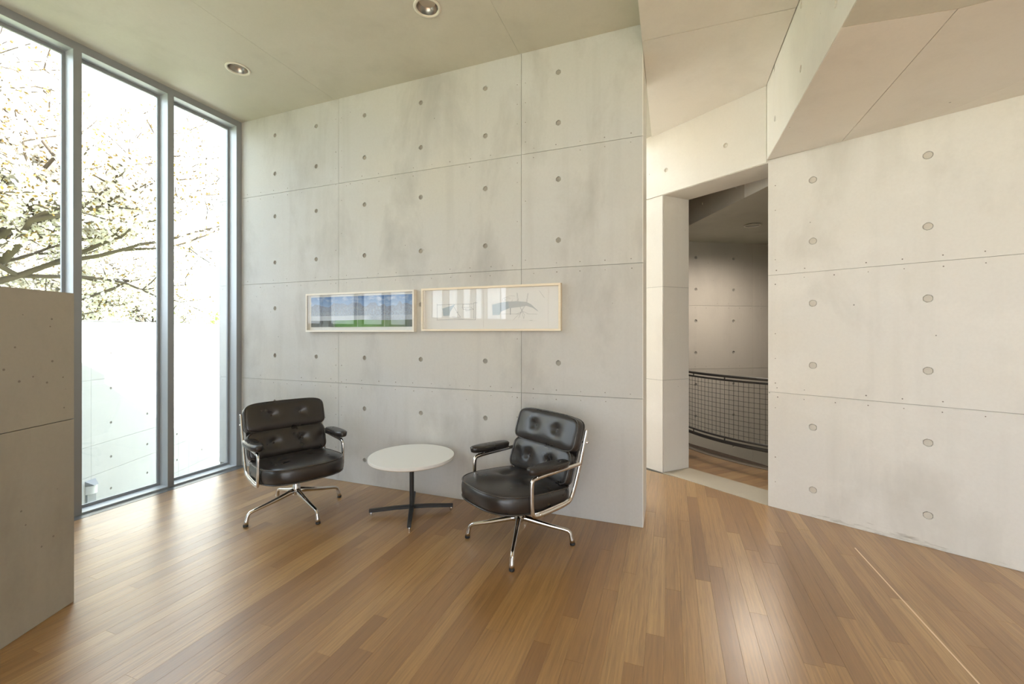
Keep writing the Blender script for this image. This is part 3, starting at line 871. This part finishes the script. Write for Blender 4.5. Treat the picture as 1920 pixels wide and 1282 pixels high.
def ribbon(mb, pts, w=.0012, y=-.0100):
    pts = [Vector(p) for p in pts]
    for a, b in zip(pts, pts[1:]):
        e = (b - a)
        if e.length < 1e-6: continue
        e.normalize(); n = Vector((-e.y, e.x)) * w / 2
        q = [a - n, b - n, b + n, a + n]
        mb.add([(p.x, y, p.y) for p in q] + [(p.x, y + .0004, p.y) for p in q], [[0, 1, 2, 3], [7, 6, 5, 4], [0, 4, 5, 1], [1, 5, 6, 2], [2, 6, 7, 3], [3, 7, 4, 0]])
def flatpoly(mb, pts, y):
    n = len(pts)
    mb.add([(p[0], y, p[1]) for p in pts] + [(p[0], y + .0004, p[1]) for p in pts], [list(range(n)), list(range(n, 2 * n))[::-1]] + [[i, (i + 1) % n, (i + 1) % n + n, i + n] for i in range(n)])

# photograph print: blue sky, bare trees, a pale wall and lawn
def print_mat(W, Hh):
    m, t, b = new_mat('landscape_photo_print')
    g = node(t, 'ShaderNodeTexCoord').outputs['Generated']; s = node(t, 'ShaderNodeSeparateXYZ'); t.links.new(g, s.inputs[0])
    X, Z = s.outputs['X'], s.outputs['Z']
    cloud = noise(t, vmap(t, g, (6, 1, 3)), 2.0, 4)
    sky = mixc(t, ramp(t, cloud, [(.5, 0.0), (.75, .6)]), ramp(t, Z, [(.45, (.42, .55, .74)), (1.0, (.10, .22, .48))]), (.8, .84, .9))
    tw = noise(t, vmap(t, g, (70, 1, 22)), 1.0, 5, .7)
    crown = noise(t, vmap(t, g, (7, 1, 1)), 1.0, 2)
    top = mathn(t, 'ADD', mathn(t, 'MULTIPLY', crown, .75), .35)
    intree = mathn(t, 'MULTIPLY', mathn(t, 'LESS_THAN', Z, top), ramp(t, tw, [(.30, 1.0), (.55, .45)]))
    col = mixc(t, intree, sky, (.22, .195, .18))
    wall_ = mathn(t, 'MULTIPLY', mathn(t, 'LESS_THAN', Z, .37), ramp(t, X, [(.0, .9), (.55, .9), (.62, .1), (1.0, .5)]))
    col = mixc(t, wall_, col, (.62, .66, .70))
    gnd = mathn(t, 'LESS_THAN', Z, mathn(t, 'ADD', mathn(t, 'MULTIPLY', noise(t, vmap(t, g, (3, 1, 1)), 1.0, 1), .05), .19))
    gc = ramp(t, X, [(.0, (.16, .17, .17)), (.22, (.13, .14, .13)), (.27, (.10, .26, .05)), (.55, (.14, .32, .06)), (.8, (.16, .24, .09)), (1.0, (.15, .16, .15))])
    col = mixc(t, gnd, col, gc)
    t.links.new(col, b.inputs['Base Color']); b.inputs['Roughness'].default_value = .6
    return m
r1, W1, Hh1, fw = picture(573, 776, 551, 622, MAPLE_W, MAPLE, 'long framed landscape photograph in a pale wood frame, left of two on the concrete wall', 0)
m = MB(); m.box((fw + .02, -.012, fw + .028), (W1 - fw - .012, -.0085, Hh1 - fw - .018)); m.build('photo_print', print_mat(W1, Hh1), r1)
for k in (.26, .485, .73):
    m = MB(); m.box((W1 * k, -.0125, fw + .028), (W1 * k + .0015, -.0121, Hh1 - fw - .018)); m.build('print_seam', MOUNT, r1)

r2, W2, Hh2, fw = picture(789.5, 1051, 541, 620.5, MAPLE, MAPLE, 'long framed pair of architectural pencil sketches, right of two on the concrete wall', 1)
# px of the close-up (1920 wide crop of x 780..1060) -> local metres by perspective on the wall
def pk(cx_, cy_):
    x = 780 + cx_ * 280 / 1920; y = 520 + cy_ * 110 / 754
    u, z = BW.hit(x, y, .012); o = BW.hit(789.5, 600, .045)[0]
    zb = BW.hit(789.5, 620.5, .045)[1]
    return (u - o, z - zb)
for (xa, xb) in ((130, 868), (888, 1700)):
    m = MB(); a = pk(xa, 400)[0]; b = pk(xb, 400)[0]
    m.box((a, -.0098, fw + .004), (b, -.0082, Hh2 - fw - .004)); m.build('paper_sheet', PAPER, r2)
m = MB(); flatpoly(m, [pk(*q) for q in ((340, 400), (400, 380), (500, 350), (440, 440), (430, 490), (350, 495))], -.0102); m.build('blue_wash', WASH, r2)
m = MB(); flatpoly(m, [pk(*q) for q in ((980, 350), (1080, 325), (1180, 310), (1200, 395), (1090, 440), (1075, 482), (985, 485))], -.0102); m.build('blue_wash', WASH, r2)
m = MB(); flatpoly(m, [pk(*q) for q in ((1180, 312), (1300, 305), (1420, 315), (1480, 345), (1560, 420), (1575, 440), (1500, 390), (1420, 365), (1330, 380), (1200, 395))], -.0102); m.build('grey_wash', WASH2, r2)
m = MB()
for pl in ([(272, 355), (480, 345), (742, 338)], [(272, 340), (272, 555)], [(272, 548), (600, 540), (765, 545)], [(765, 310), (765, 545)], [(745, 322), (745, 530)],
           [(742, 328), (790, 326)], [(410, 350), (500, 350), (440, 400), (350, 420)], [(480, 365), (530, 450), (575, 515)], [(515, 455), (545, 445)],
           [(600, 350), (690, 345), (690, 385), (600, 385), (600, 350)], [(600, 410), (740, 412)], [(640, 395), (640, 430), (690, 425), (690, 395)], [(590, 380), (610, 410)],
           [(340, 455), (380, 440), (380, 495), (345, 480)], [(460, 505), (570, 515)], [(470, 520), (620, 540)], [(700, 380), (740, 410)]):
    ribbon(m, [pk(*q) for q in pl], .0016)
for (cx_, cy_, rx, ry) in ((1175, 290, 65, 35), (1190, 300, 50, 28), (1230, 275, 90, 40)):
    ribbon(m, [pk(cx_ + rx * math.cos(t_ / 12 * 2 * PI) + 4 * math.sin(5 * t_), cy_ + ry * math.sin(t_ / 12 * 2 * PI)) for t_ in range(11)], .0009)
for pl in ([(1212, 380), (1212, 480)], [(1216, 385), (1214, 478)]): ribbon(m, [pk(*q) for q in pl], .0022)
for pl in ([(1295, 195), (1305, 300), (1335, 380), (1360, 430), (1380, 450)], [(1445, 200), (1430, 310), (1395, 380), (1360, 432), (1330, 480)],
           [(1303, 200), (1315, 300), (1345, 385), (1365, 428)], [(1435, 205), (1420, 310), (1385, 380), (1355, 430)],
           [(1360, 435), (1250, 545)], [(1350, 440), (1290, 475)], [(1355, 440), (1320, 520)], [(1360, 440), (1385, 530), (1395, 480), (1370, 440)],
           [(1100, 470), (1320, 470)], [(1430, 470), (1560, 472)], [(1585, 170), (1650, 260)], [(1360, 430), (1440, 465)], [(1460, 553), (1480, 550), (1500, 556)]):
    ribbon(m, [pk(*q) for q in pl], .0011)
tag(m.build('pencil_drawing', INK, r2), kind='stuff')

# ------------------------------------------------------------------ lounge chairs
def outline_super(hx0, hx1, hy, n0, n1, K=72, bulge=0.0):
    pts = []
    for k in range(K):
        t = 2 * PI * k / K; c, s = math.cos(t), math.sin(t)
        n = n1 if c > 0 else n0; hx = hx1 if c > 0 else hx0
        pts.append((math.copysign(abs(c) ** (2 / n), c) * hx, math.copysign(abs(s) ** (2 / (n if abs(c) > .05 else (n0 + n1) / 2)), s) * hy))
    return pts
def cushion(outline, T, crown, tufts, xf, name, parent, td=.02, ts=.045, edge=.018, puff_side=.006):
    K = len(outline); rings = []
    half = T / 2
    def ring(s, h, out=0.0):
        r = []
        for (x, y) in outline:
            L = math.hypot(x, y); k = s + out / max(L, 1e-6)
            r.append((x * k, y * k, h))
        return r
    rings += [ring(.02, -half), ring(.5, -half), ring(.9, -half), ring(1, -half, -edge * .5), ring(1, -half + edge * .35, -.002)]
    rings += [ring(1, -half * .4, puff_side), ring(1, half * .3, puff_side), ring(1, half - edge * .35, -.001), ring(1, half - .001, -edge * .45)]
    S = [.95 - .0365 * q_ for q_ in range(26)]
    for s in S:
        r = []
        for (x, y) in outline:
            h = half + crown * (1 - s ** 3.2)
            for (tx, ty) in tufts:
                q = ((x * s - tx) ** 2 + (y * s - ty) ** 2)
                h -= td * math.exp(-q / (2 * ts * ts)) + td * .3 * math.exp(-q / (2 * (ts * .42) ** 2))
            r.append((x * s, y * s, h))
        rings.append(r)
    vs = [xf(*p) for r in rings for p in r]; fs = []
    for i in range(len(rings) - 1):
        for j in range(K): fs.append([i * K + j, i * K + (j + 1) % K, (i + 1) * K + (j + 1) % K, (i + 1) * K + j])
    fs.append(list(range(K))[::-1]); fs.append([(len(rings) - 1) * K + j for j in range(K)])
    me = mesh(name, vs, fs, True); o = link(name, me, LEATHER, parent)
    # piping along both edges
    for h in (half - .003, -half + .003):
        ptsx = [xf(x * (1 + .001 / math.hypot(x, y)), y * (1 + .001 / math.hypot(x, y)), h) for x, y in outline]
        mb = MB(); mb.tube(ptsx + [ptsx[0], ptsx[1]], .0046, 8, cap=False); mb.build('piping', PIPING, o, smooth=True)
    for (tx, ty) in tufts:
        L = math.hypot(tx, ty); s = L / max(1e-6, max(math.hypot(x, y) for x, y in outline))
        h = half + crown * (1 - s ** 3.2) - td * 1.3 + .0015
        mb = MB(); prof = [(.0078, 0), (.0074, .002), (.005, .004), (.0006, .0048)]
        vs2 = []; fs2 = []
        for r_, zz in prof:
            for j in range(10): vs2.append(xf(tx + r_ * math.cos(2 * PI * j / 10), ty + r_ * math.sin(2 * PI * j / 10), h + zz))
        for i in range(3):
            for j in range(10): fs2.append([i * 10 + j, i * 10 + (j + 1) % 10, (i + 1) * 10 + (j + 1) % 10, (i + 1) * 10 + j])
        fs2.append([30 + j for j in range(10)])
        mb.add(vs2, fs2); mb.build('button', PIPING, o, smooth=True)
    return o
def smooth_path(pts, it=2):
    pts = [Vector(p) for p in pts]
    for _ in range(it):
        q = [pts[0]]
        for a, b in zip(pts, pts[1:]): q += [a * .8 + b * .2, a * .2 + b * .8]
        q.append(pts[-1]); pts = q
    return pts
def make_chair(cx, cy, face, base_ang, label):
    root = empty('lounge_chair', (cx, cy, 0), R(face)); tag(root, label, 'chair', 'black leather lounge chairs by the round table')
    HW = .272
    # seat: forward = +x
    st = R(4)
    def xs(x, y, h):
        sag = .0
        X = .045 + x * math.cos(st) - h * math.sin(st) * 0.2
        return Vector((X, y, .352 + x * math.sin(st) + h + sag))
    cushion(outline_super(.27, .305, .280, 6, 2.9), .105, .026, [(-.02, -.11), (-.02, .11)], xs, 'seat_cushion', root, td=.020, ts=.042, edge=.010)
    # back: outline x=up, y=lateral; tilt
    tl = R(19)
    def back(z0, x0, tilt):
        def f(a, y, h):
            wrap = -.35 * y * y
            return Vector((x0 - a * math.sin(tilt) + (h - wrap * 0 + .30 * y * y) * math.cos(tilt), y, z0 + a * math.cos(tilt) + h * math.sin(tilt)))
        return f
    cushion(outline_super(.112, .112, .276, 5.6, 5.6), .058, .026, [(.0, -.105), (.0, .105)], back(.492, -.215, tl), 'lower_back_cushion', root, td=.021, ts=.031, edge=.012)
    cushion(outline_super(.112, .112, .286, 5.6, 5.6), .066, .026, [(.005, -.105), (.005, .105)], back(.687, -.278, tl), 'upper_back_cushion', root, td=.021, ts=.031, edge=.012)
    # shell behind the back cushions
    sh = MB(); fb = back(.60, -.285, tl)
    ol = outline_super(.19, .18, .275, 5, 5, 40)
    sh.add([fb(x, y, -.004) for x, y in ol] + [fb(x, y, .010) for x, y in ol], [list(range(40))[::-1], list(range(40, 80))] + [[j, (j + 1) % 40, (j + 1) % 40 + 40, j + 40] for j in range(40)])
    sh.build('back_shell', LEATHER, root, angle=40)
    pan = MB(); ol = outline_super(.23, .25, .235, 5, 3, 40)
    pan.add([xs(x, y, -.066) for x, y in ol] + [xs(x, y, -.052) for x, y in ol], [list(range(40))[::-1], list(range(40, 80))] + [[j, (j + 1) % 40, (j + 1) % 40 + 40, j + 40] for j in range(40)])
    pan.build('seat_pan', BLACKM, root, angle=40)
    # side frames
    for s in (-1, 1):
        y = s * (HW + .020)
        fr = MB()
        loop = smooth_path([(-.322, y, .725), (-.287, y, .61), (-.252, y, .50), (-.205, y, .375), (-.17, y, .312), (-.10, y, .297), (.06, y, .288), (.140, y, .292), (.150, y, .36), (.150, y, .44), (.146, y, .503), (.09, y, .511), (-.10, y, .517), (-.262, y, .522)], 2)
        fr.tube(loop, .0138, 10, flat=((0, 1, 0), .72))
        o = fr.build('side_frame', CHROME, root, smooth=True)
        rib = MB(); rib.tube([(-.185, y, .325), (-.11, y, .309), (.06, y, .300), (.14, y, .303)], .012, 8, flat=((0, 1, 0), .35)); rib.build('bracket', CHROME, o, smooth=True)
        for (bx, bz) in ((-.13, .305), (.085, .294), (.11, .517), (-.02, .521), (-.284, .60), (-.241, .47)):
            m = MB(); vs = []; n = 10
            m.add([(bx + .006 * math.cos(2 * PI * j / n), y + s * .0078, bz + .006 * math.sin(2 * PI * j / n)) for j in range(n)] +
                  [(bx + .004 * math.cos(2 * PI * j / n), y + s * .0105, bz + .004 * math.sin(2 * PI * j / n)) for j in range(n)],
                  [list(range(n)), list(range(n, 2 * n))] + [[j, (j + 1) % n, (j + 1) % n + n, j + n] for j in range(n)])
            m.build('bolt', CHROME, o)
        # arm pad
        def ap(x, yy, h, y=y): return Vector((.012 + x, y + yy + 0.0, .553 + h + .02 * x))
        ol = outline_super(.150, .165, .047, 3.2, 2.6, 40)
        K = 40; rings = []
        for sc_, h in ((.05, -.020), (.75, -.020), (.93, -.015), (1.0, .0), (1.0, .009), (.96, .0165), (.85, .021), (.6, .0235), (.3, .0245), (.05, .025)):
            rings.append([ap(x * (1 - (1 - sc_) * (.35 if sc_ > .7 else 1)), yy * sc_, h) for x, yy in ol])
        vs = [p for r_ in rings for p in r_]; fs = [[i * K + j, i * K + (j + 1) % K, (i + 1) * K + (j + 1) % K, (i + 1) * K + j] for i in range(len(rings) - 1) for j in range(K)]
        fs += [list(range(K))[::-1], [(len(rings) - 1) * K + j for j in range(K)]]
        a = link('arm_pad', mesh('arm_pad', vs, fs, True), LEATHER, root)
        pp = [ap(x * 1.0, yy * 1.0, .012) for x, yy in ol]; MB().tube(pp + [pp[0], pp[1]], .0022, 6, cap=False).build('piping', PIPING, a, smooth=True)
        for bx in (.07, -.05):
            MB().tube([(bx, y, .512), (bx, y, .536)], .007, 8).build('spacer', CHROME, a, smooth=True)
    # cross bars under the seat and behind the back
    for (x, z) in ((-.10, .297), (.06, .286)):
        MB().tube([(x, -HW - .028, z), (x, HW + .028, z)], .009, 8).build('cross_bar', CHROME, root, smooth=True)
    MB().tube([(-.325, -HW - .028, .645), (-.318, -HW + .03, .640), (-.318, HW - .03, .640), (-.325, HW + .028, .645)], .008, 8).build('cross_bar', CHROME, root, smooth=True)
    m = MB(); m.box((-.02, HW - .01, .365), (-.005, HW + .0, .39)); 
    # column and four star base
    MB().lathe([(.012, .125), (.026, .13), (.030, .15), (.029, .185), (.0245, .20), (.0225, .215), (.0225, .222), (.0175, .224), (.0175, .275), (.05, .282), (.055, .292)], seg=24).build('column', CHROME, root, angle=35)
    for k in range(4):
        a = R(base_ang + 90 * k - face)
        def q(r, z): return (r * math.cos(a), r * math.sin(a), z)
        leg = MB()
        path = [q(.012, .158), q(.05, .150), q(.12, .132), q(.20, .113), (q(.285, .096)), q(.312, .089), q(.325, .078), q(.331, .060), q(.337, .035), q(.341, .016)]
        leg.tube(path, [.022, .019, .0155, .0135, .0118, .0120, .0120, .0125, .0145, .0165], 10)
        o = leg.build('leg', CHROME, root, smooth=True)
        MB().lathe([(.0150, 0), (.0165, .003), (.0165, .011), (.0150, .016)], (q(.342, 0)[0], q(.342, 0)[1], 0), 14).build('glide', RUBBER, o, smooth=False)
    return root
make_chair(-1.633, 3.19, -45, 50.6, 'black tufted leather lounge chair beside the windows, left of the round table')
make_chair(.046, 2.725, -141, -8, 'black tufted leather lounge chair right of the round table, facing it')

# ------------------------------------------------------------------ side table
tb = empty('side_table', (-.752, 3.16, 0)); tag(tb, 'low round white side table on a black four-armed base between the chairs', 'table')
MB().lathe([(.0006, .402), (.302, .402), (.313, .408), (.3145, .412)], seg=72).build('underside', EDGE, tb, angle=30)
MB().lathe([(.3145, .412), (.3145, .4285), (.3125, .4305), (.0006, .4308)], seg=72).build('tabletop', WHITE, tb, angle=30)
MB().lathe([(.0165, .05), (.0165, .396)], seg=20).build('column', BLACKM, tb, angle=40)
MB().lathe([(.055, .394), (.075, .397), (.075, .402)], seg=24).build('mounting_plate', BLACKM, tb, angle=40)
for k in range(4):
    a = R(10 + 90 * k); ca, sa = math.cos(a), math.sin(a)
    m = MB(); pts = [(.0, .036, .058, .017), (.12, .034, .056, .016), (.306, .024, .046, .0135)]
    vs = []
    for r, z0, z1, hw in pts:
        for (t, z) in ((-hw, z0), (hw, z0), (hw, z1 - .004), (hw - .004, z1), (-hw + .004, z1), (-hw, z1 - .004)):
            vs.append((r * ca - t * sa, r * sa + t * ca, z))
    fs = [[i * 6 + j, i * 6 + (j + 1) % 6, (i + 1) * 6 + (j + 1) % 6, (i + 1) * 6 + j] for i in range(2) for j in range(6)] + [list(range(6))[::-1], list(range(12, 18))]
    m.add(vs, fs); o = m.build('foot', BLACKM, tb)
    MB().lathe([(.008, 0), (.009, .004), (.009, .018), (.006, .026)], (.292 * ca, .292 * sa, 0), 12).build('glide', CHROME, o)

# ------------------------------------------------------------------ outside
GZ = -1.75
GRASS, t, b = new_mat('lawn')
g = node(t, 'ShaderNodeNewGeometry').outputs['Position']
t.links.new(ramp(t, noise(t, g, 3, 5, .7), [(.3, (.16, .19, .09)), (.7, (.24, .27, .14))]), b.inputs['Base Color']); b.inputs['Roughness'].default_value = .9
GW = Wall((-5.30, 5.6), (-.084, .996), (.996, .084))
gw = structure('garden_wall', *prism([GW.pt(-5.2, 0, -.01).to_2d(), GW.pt(14, 0, -.01).to_2d(), GW.pt(14, 0, -.30).to_2d(), GW.pt(-5.2, 0, -.30).to_2d()], GZ, 1.5), JOINT)
gw['kind'] = 'thing'; tag(gw, 'long concrete garden wall outside the windows, half in sun and half in shade', 'wall')
gz = [GW.hit(208, y)[1] for y in (724, 792, 855.7, 915)]
g0 = GW.hit(208, 700)[0]; g1 = GW.hit(276, 700)[0]; gd = g1 - g0
gus = [g0 + gd * k for k in range(-3, 12)]
grow = [gz[1] + .455 * k for k in (1, 2, 3)] + [gz[1], gz[2], gz[3], gz[3] - .45, gz[3] - .9]
grow = sorted(set(round(x, 3) for x in grow))
vj = GW.hit(171, 800)[0]; vj2 = GW.hit(354, 850)[0]
zg1 = GW.hit(151.5, 842)[1]; zg2 = GW.hit(151.5, 900)[1]
gu = [-5.2, -3, vj - 1.8, vj, vj + 1.55, vj2, vj2 + 1.8, vj2 + 4.5, 14]
grid_wall(gw, GW.pt, gu, [GZ, zg2 - .45, zg2, zg1, .75, 1.5], [(u, z) for u in gus for z in grow], CONC_G, hr=.018)
panel('coping', gw, lambda a, b, d: GW.pt(a, 1.5 + d, -b), [(-5.2, -.01), (14, -.01), (14, .31), (-5.2, .31)], CONC_G, thick=.004, gap=.0001)
GRAVEL = concrete('court_paving', (.40, .41, .34), (.37, .40, .29), (.32, .34, .26), .8)
court = structure('ground', *prism([Vector((-60, -40)), Vector((60, -40)), Vector((60, 60)), Vector((-60, 60))], GZ - .3, GZ), GRAVEL)
lawn = structure('ground_lawn', *prism([GW.pt(-5.2, 0, -.30).to_2d(), GW.pt(14, 0, -.30).to_2d(), GW.pt(40, 0, -90).to_2d(), GW.pt(-40, 0, -90).to_2d()], GZ, .7), GRASS)

# wall lamp on the garden wall
lu, lz = GW.hit(169, 916)
lp = GW.pt(lu, lz, 0); wl = empty('wall_lamp', lp, math.atan2(GW.n.y, GW.n.x)); tag(wl, 'small white half-round lamp low on the garden wall outside the window', 'lamp')
def halfcyl(r, z0, z1, n=14):
    pts = [(r * math.cos(-PI / 2 + PI * k / n), r * math.sin(-PI / 2 + PI * k / n)) for k in range(n + 1)]
    return prism([(max(0, x) - .0, y) for x, y in pts], z0, z1)
MB().add(*halfcyl(.066, -.055, .045)).build('shade', plain('white_lamp_shade', (.85, .85, .84), .5), wl, angle=40)
m = MB(); m.add([(0, -.072, .05), (.075, -.03, .05), (.075, .03, .05), (0, .072, .05), (0, -.072, .11), (0, .072, .11)], [[0, 1, 2, 3], [4, 5, 2, 1], [0, 4, 1], [3, 2, 5], [0, 3, 5, 4]]); m.build('hood', plain('grey_lamp_hood', (.3, .31, .32), .5), wl)
m = MB(); m.box((0, -.06, -.19), (.02, .06, -.06)); m.build('back_plate', plain('grey_lamp_plate', (.34, .35, .36), .5), wl)

# blossom trees
BARK = plain('grey_brown_bark', (.10, .078, .06), .9)
def petal_mat(name, a, c, trans=.35):
    m, t, b = new_mat(name)
    at = node(t, 'ShaderNodeAttribute', attribute_name='tone').outputs['Fac']
    t.links.new(ramp(t, at, [(0.0, a), (1.0, c)]), b.inputs['Base Color']); b.inputs['Roughness'].default_value = .7
    return m
PETAL = petal_mat('white_petals', (.86, .82, .76), (.97, .96, .94))
YLEAF = petal_mat('young_ochre_leaves', (.16, .10, .02), (.36, .24, .05))
GLEAF = petal_mat('spring_green_leaves', (.28, .36, .10), (.50, .55, .22))
def quads(name, centers, size, mat, parent, rnd, k=2, squash=1.0):
    n = len(centers); c = np.repeat(np.array(centers), k, axis=0); m = len(c)
    a = rnd.normal(size=(m, 3)); a /= np.linalg.norm(a, axis=1)[:, None]
    b = rnd.normal(size=(m, 3)); b -= (b * a).sum(1)[:, None] * a; b /= np.linalg.norm(b, axis=1)[:, None]
    s = (size * rnd.uniform(.6, 1.25, m))[:, None]
    cc = c + rnd.normal(size=(m, 3)) * size * .35
    v = np.empty((m, 4, 3)); v[:, 0] = cc - a * s; v[:, 1] = cc - b * s * squash; v[:, 2] = cc + a * s; v[:, 3] = cc + b * s * squash
    me = bpy.data.meshes.new(name); me.vertices.add(4 * m); me.vertices.foreach_set('co', v.ravel())
    me.loops.add(4 * m); me.loops.foreach_set('vertex_index', np.arange(4 * m, dtype=np.int32))
    me.polygons.add(m); me.polygons.foreach_set('loop_start', np.arange(0, 4 * m, 4, dtype=np.int32))
    me.update(); me.validate()
    at = me.attributes.new('tone', 'FLOAT', 'POINT'); at.data.foreach_set('value', np.repeat(rnd.uniform(0, 1, m), 4).astype(np.float32))
    o = link(name, me, mat, parent); o['kind'] = 'stuff'; return o
def tree(base, height, spread, seed, label, blossoms=26000, leaves=5200, green=0, depth=5, size=.045, crown_c=None, lean=(0, 0)):
    rnd = random.Random(seed); nr = np.random.RandomState(seed)
    root = empty('blossom_tree', base); tag(root, label, 'tree', 'blossoming trees beyond the garden wall')
    mb = MB(); twigs = []
    def grow(p, d, L, r, lev):
        pts = [p]; q = p.copy(); dd = d.copy(); n = 4
        for i in range(n):
            dd = (dd + Vector((rnd.gauss(0, .16), rnd.gauss(0, .16), rnd.gauss(.02, .12)))).normalized()
            q = q + dd * (L / n); pts.append(q.copy())
        mb.tube(pts, [r * (1 - .45 * i / n) for i in range(n + 1)], 6 if lev < 3 else 4, cap=False)
        if lev >= 3: twigs.append(pts)
        if lev >= depth: return
        for i in range(4 if lev < 2 else 3):
            bp = pts[rnd.choice((2, 3, 4))] if lev else pts[rnd.choice((2, 3, 4, 4))]
            az = rnd.uniform(0, 2 * PI)
            side = Vector((math.cos(az), math.sin(az), rnd.uniform(-.35, .75)))
            nd = (dd * .65 + side * spread).normalized()
            grow(bp.copy(), nd, L * rnd.uniform(.66, .86), max(.014, r * .60), lev + 1)
    for q in range(3):
        az = rnd.uniform(0, 2.1) + q * 2.1; tl_ = .12 + .38 * rnd.random()
        grow(Vector((0, 0, -.1)), Vector((lean[0] + tl_ * math.cos(az), lean[1] + tl_ * math.sin(az), 1)).normalized(), height * .29, height * .014, 0)
    mb.build('branches', BARK, root, smooth=True)
    tw = np.array([[tuple(v) for v in p] for p in twigs])
    def sample(n, sp):
        i = nr.randint(0, len(tw), n); t_ = nr.uniform(0, 3.999, n); k = t_.astype(int); f = (t_ - k)[:, None]
        return tw[i, k] * (1 - f) + tw[i, k + 1] * f + nr.normal(size=(n, 3)) * sp
    quads('blossoms', sample(blossoms, .07), size, PETAL, root, nr, 2, .8)
    quads('young_leaves', sample(leaves, .08), size * .75, YLEAF, root, nr, 1, .5)
    if green: quads('green_leaves', sample(green, .1), size, GLEAF, root, nr, 1, .6)
    return root
tree((-12.0, 8.7, .7), 10.4, .85, 11, 'large white blossoming tree filling the left windows beyond the garden wall', 64000, 40000, size=.05)
tree((-18.6, 11.6, .7), 12.5, .85, 23, 'tall white blossoming tree at the far left, behind the largest tree', 40000, 26000, size=.065)
tree((-15.6, 15.2, .7), 6.2, .9, 31, 'white blossoming tree farther back behind the middle pane', 34000, 9000, size=.06)
tree((-18.4, 21.5, .7), 5.0, .95, 43, 'small distant blossoming tree low beside the hill', 18000, 4000, 1500, size=.065)

# green bushes and a hazy hill in the distance
def bush(c, r, h, seed, label):
    nr = np.random.RandomState(seed); root = empty('bush', c); tag(root, label, 'bush', 'green bushes beyond the garden wall')
    n = 2600; d = nr.normal(size=(n, 3)); d /= np.linalg.norm(d, axis=1)[:, None]; d[:, 2] = np.abs(d[:, 2])
    rr = nr.uniform(.55, 1, n)[:, None]
    quads('leaves', d * rr * np.array([r, r, h]), .11, GLEAF, root, nr, 2, .6)
    MB().tube([(0, 0, -.2), (.05, .02, h * .5)], .05, 6).build('stem', BARK, root)
bush((-15.9, 26, .7), 1.6, 1.5, 3, 'round yellow-green bush just above the garden wall in the right pane')
bush((-19.5, 29, .7), 2.4, 2.3, 4, 'wider green bush left of the round one above the garden wall')
bush((-17.5, 36, .7), 2.6, 3.8, 5, 'taller green bush behind the other bushes below the hill')
HILL, t, b = new_mat('hazy_wooded_hill')
g = node(t, 'ShaderNodeNewGeometry').outputs['Position']
t.links.new(ramp(t, noise(t, g, .12, 6, .7), [(.3, (.30, .34, .36)), (.7, (.46, .48, .47))]), b.inputs['Base Color']); b.inputs['Roughness'].default_value = 1
hm = []; hf = []; NX, NY = 60, 14
rnd = random.Random(2)
for j in range(NY + 1):
    for i in range(NX + 1):
        x = -420 + 520 * i / NX; y = 190 + 160 * j / NY
        ridge = 30 + 9 * math.sin(x * .021 + 1.2) + 5 * math.sin(x * .057) + rnd.uniform(-1, 1) * 1.0
        z = ridge * math.sin(PI * min(1, j / NY * 1.0)) - 2
        hm.append((x, y, z))
for j in range(NY):
    for i in range(NX): hf.append([j * (NX + 1) + i, j * (NX + 1) + i + 1, (j + 1) * (NX + 1) + i + 1, (j + 1) * (NX + 1) + i])
ho = link('hill', mesh('hill', hm, hf, True), HILL); ho['kind'] = 'structure'
fg = structure('ground_fields', *prism([Vector((-500, 59)), Vector((300, 59)), Vector((300, 400)), Vector((-500, 400))], -2.6, -1.9), GRASS)

# portals: help the renderer find the windows (they give no light of their own)
def portal(fr, a0, a1, z0, z1, d, inward):
    p = (fr(a0, z0, d) + fr(a1, z1, d)) / 2
    l = bpy.data.lights.new('portal', 'AREA'); l.shape = 'RECTANGLE'; l.size = abs(a1 - a0); l.size_y = z1 - z0; l.cycles.is_portal = True
    o = bpy.data.objects.new('portal', l); COL.objects.link(o); o.location = p
    o.rotation_euler = Vector((-inward[0], -inward[1], 0)).to_track_quat('Z', 'Y').to_euler()
portal(WW.pt, 0, DB, 0, H1, -.16, U)
portal(RRw.pt, 2.3, uR - 1.6, 0, H3, -.16, -N)
portal(CG.pt, 0, e_.length, 0, H2, -.16, CG.n)
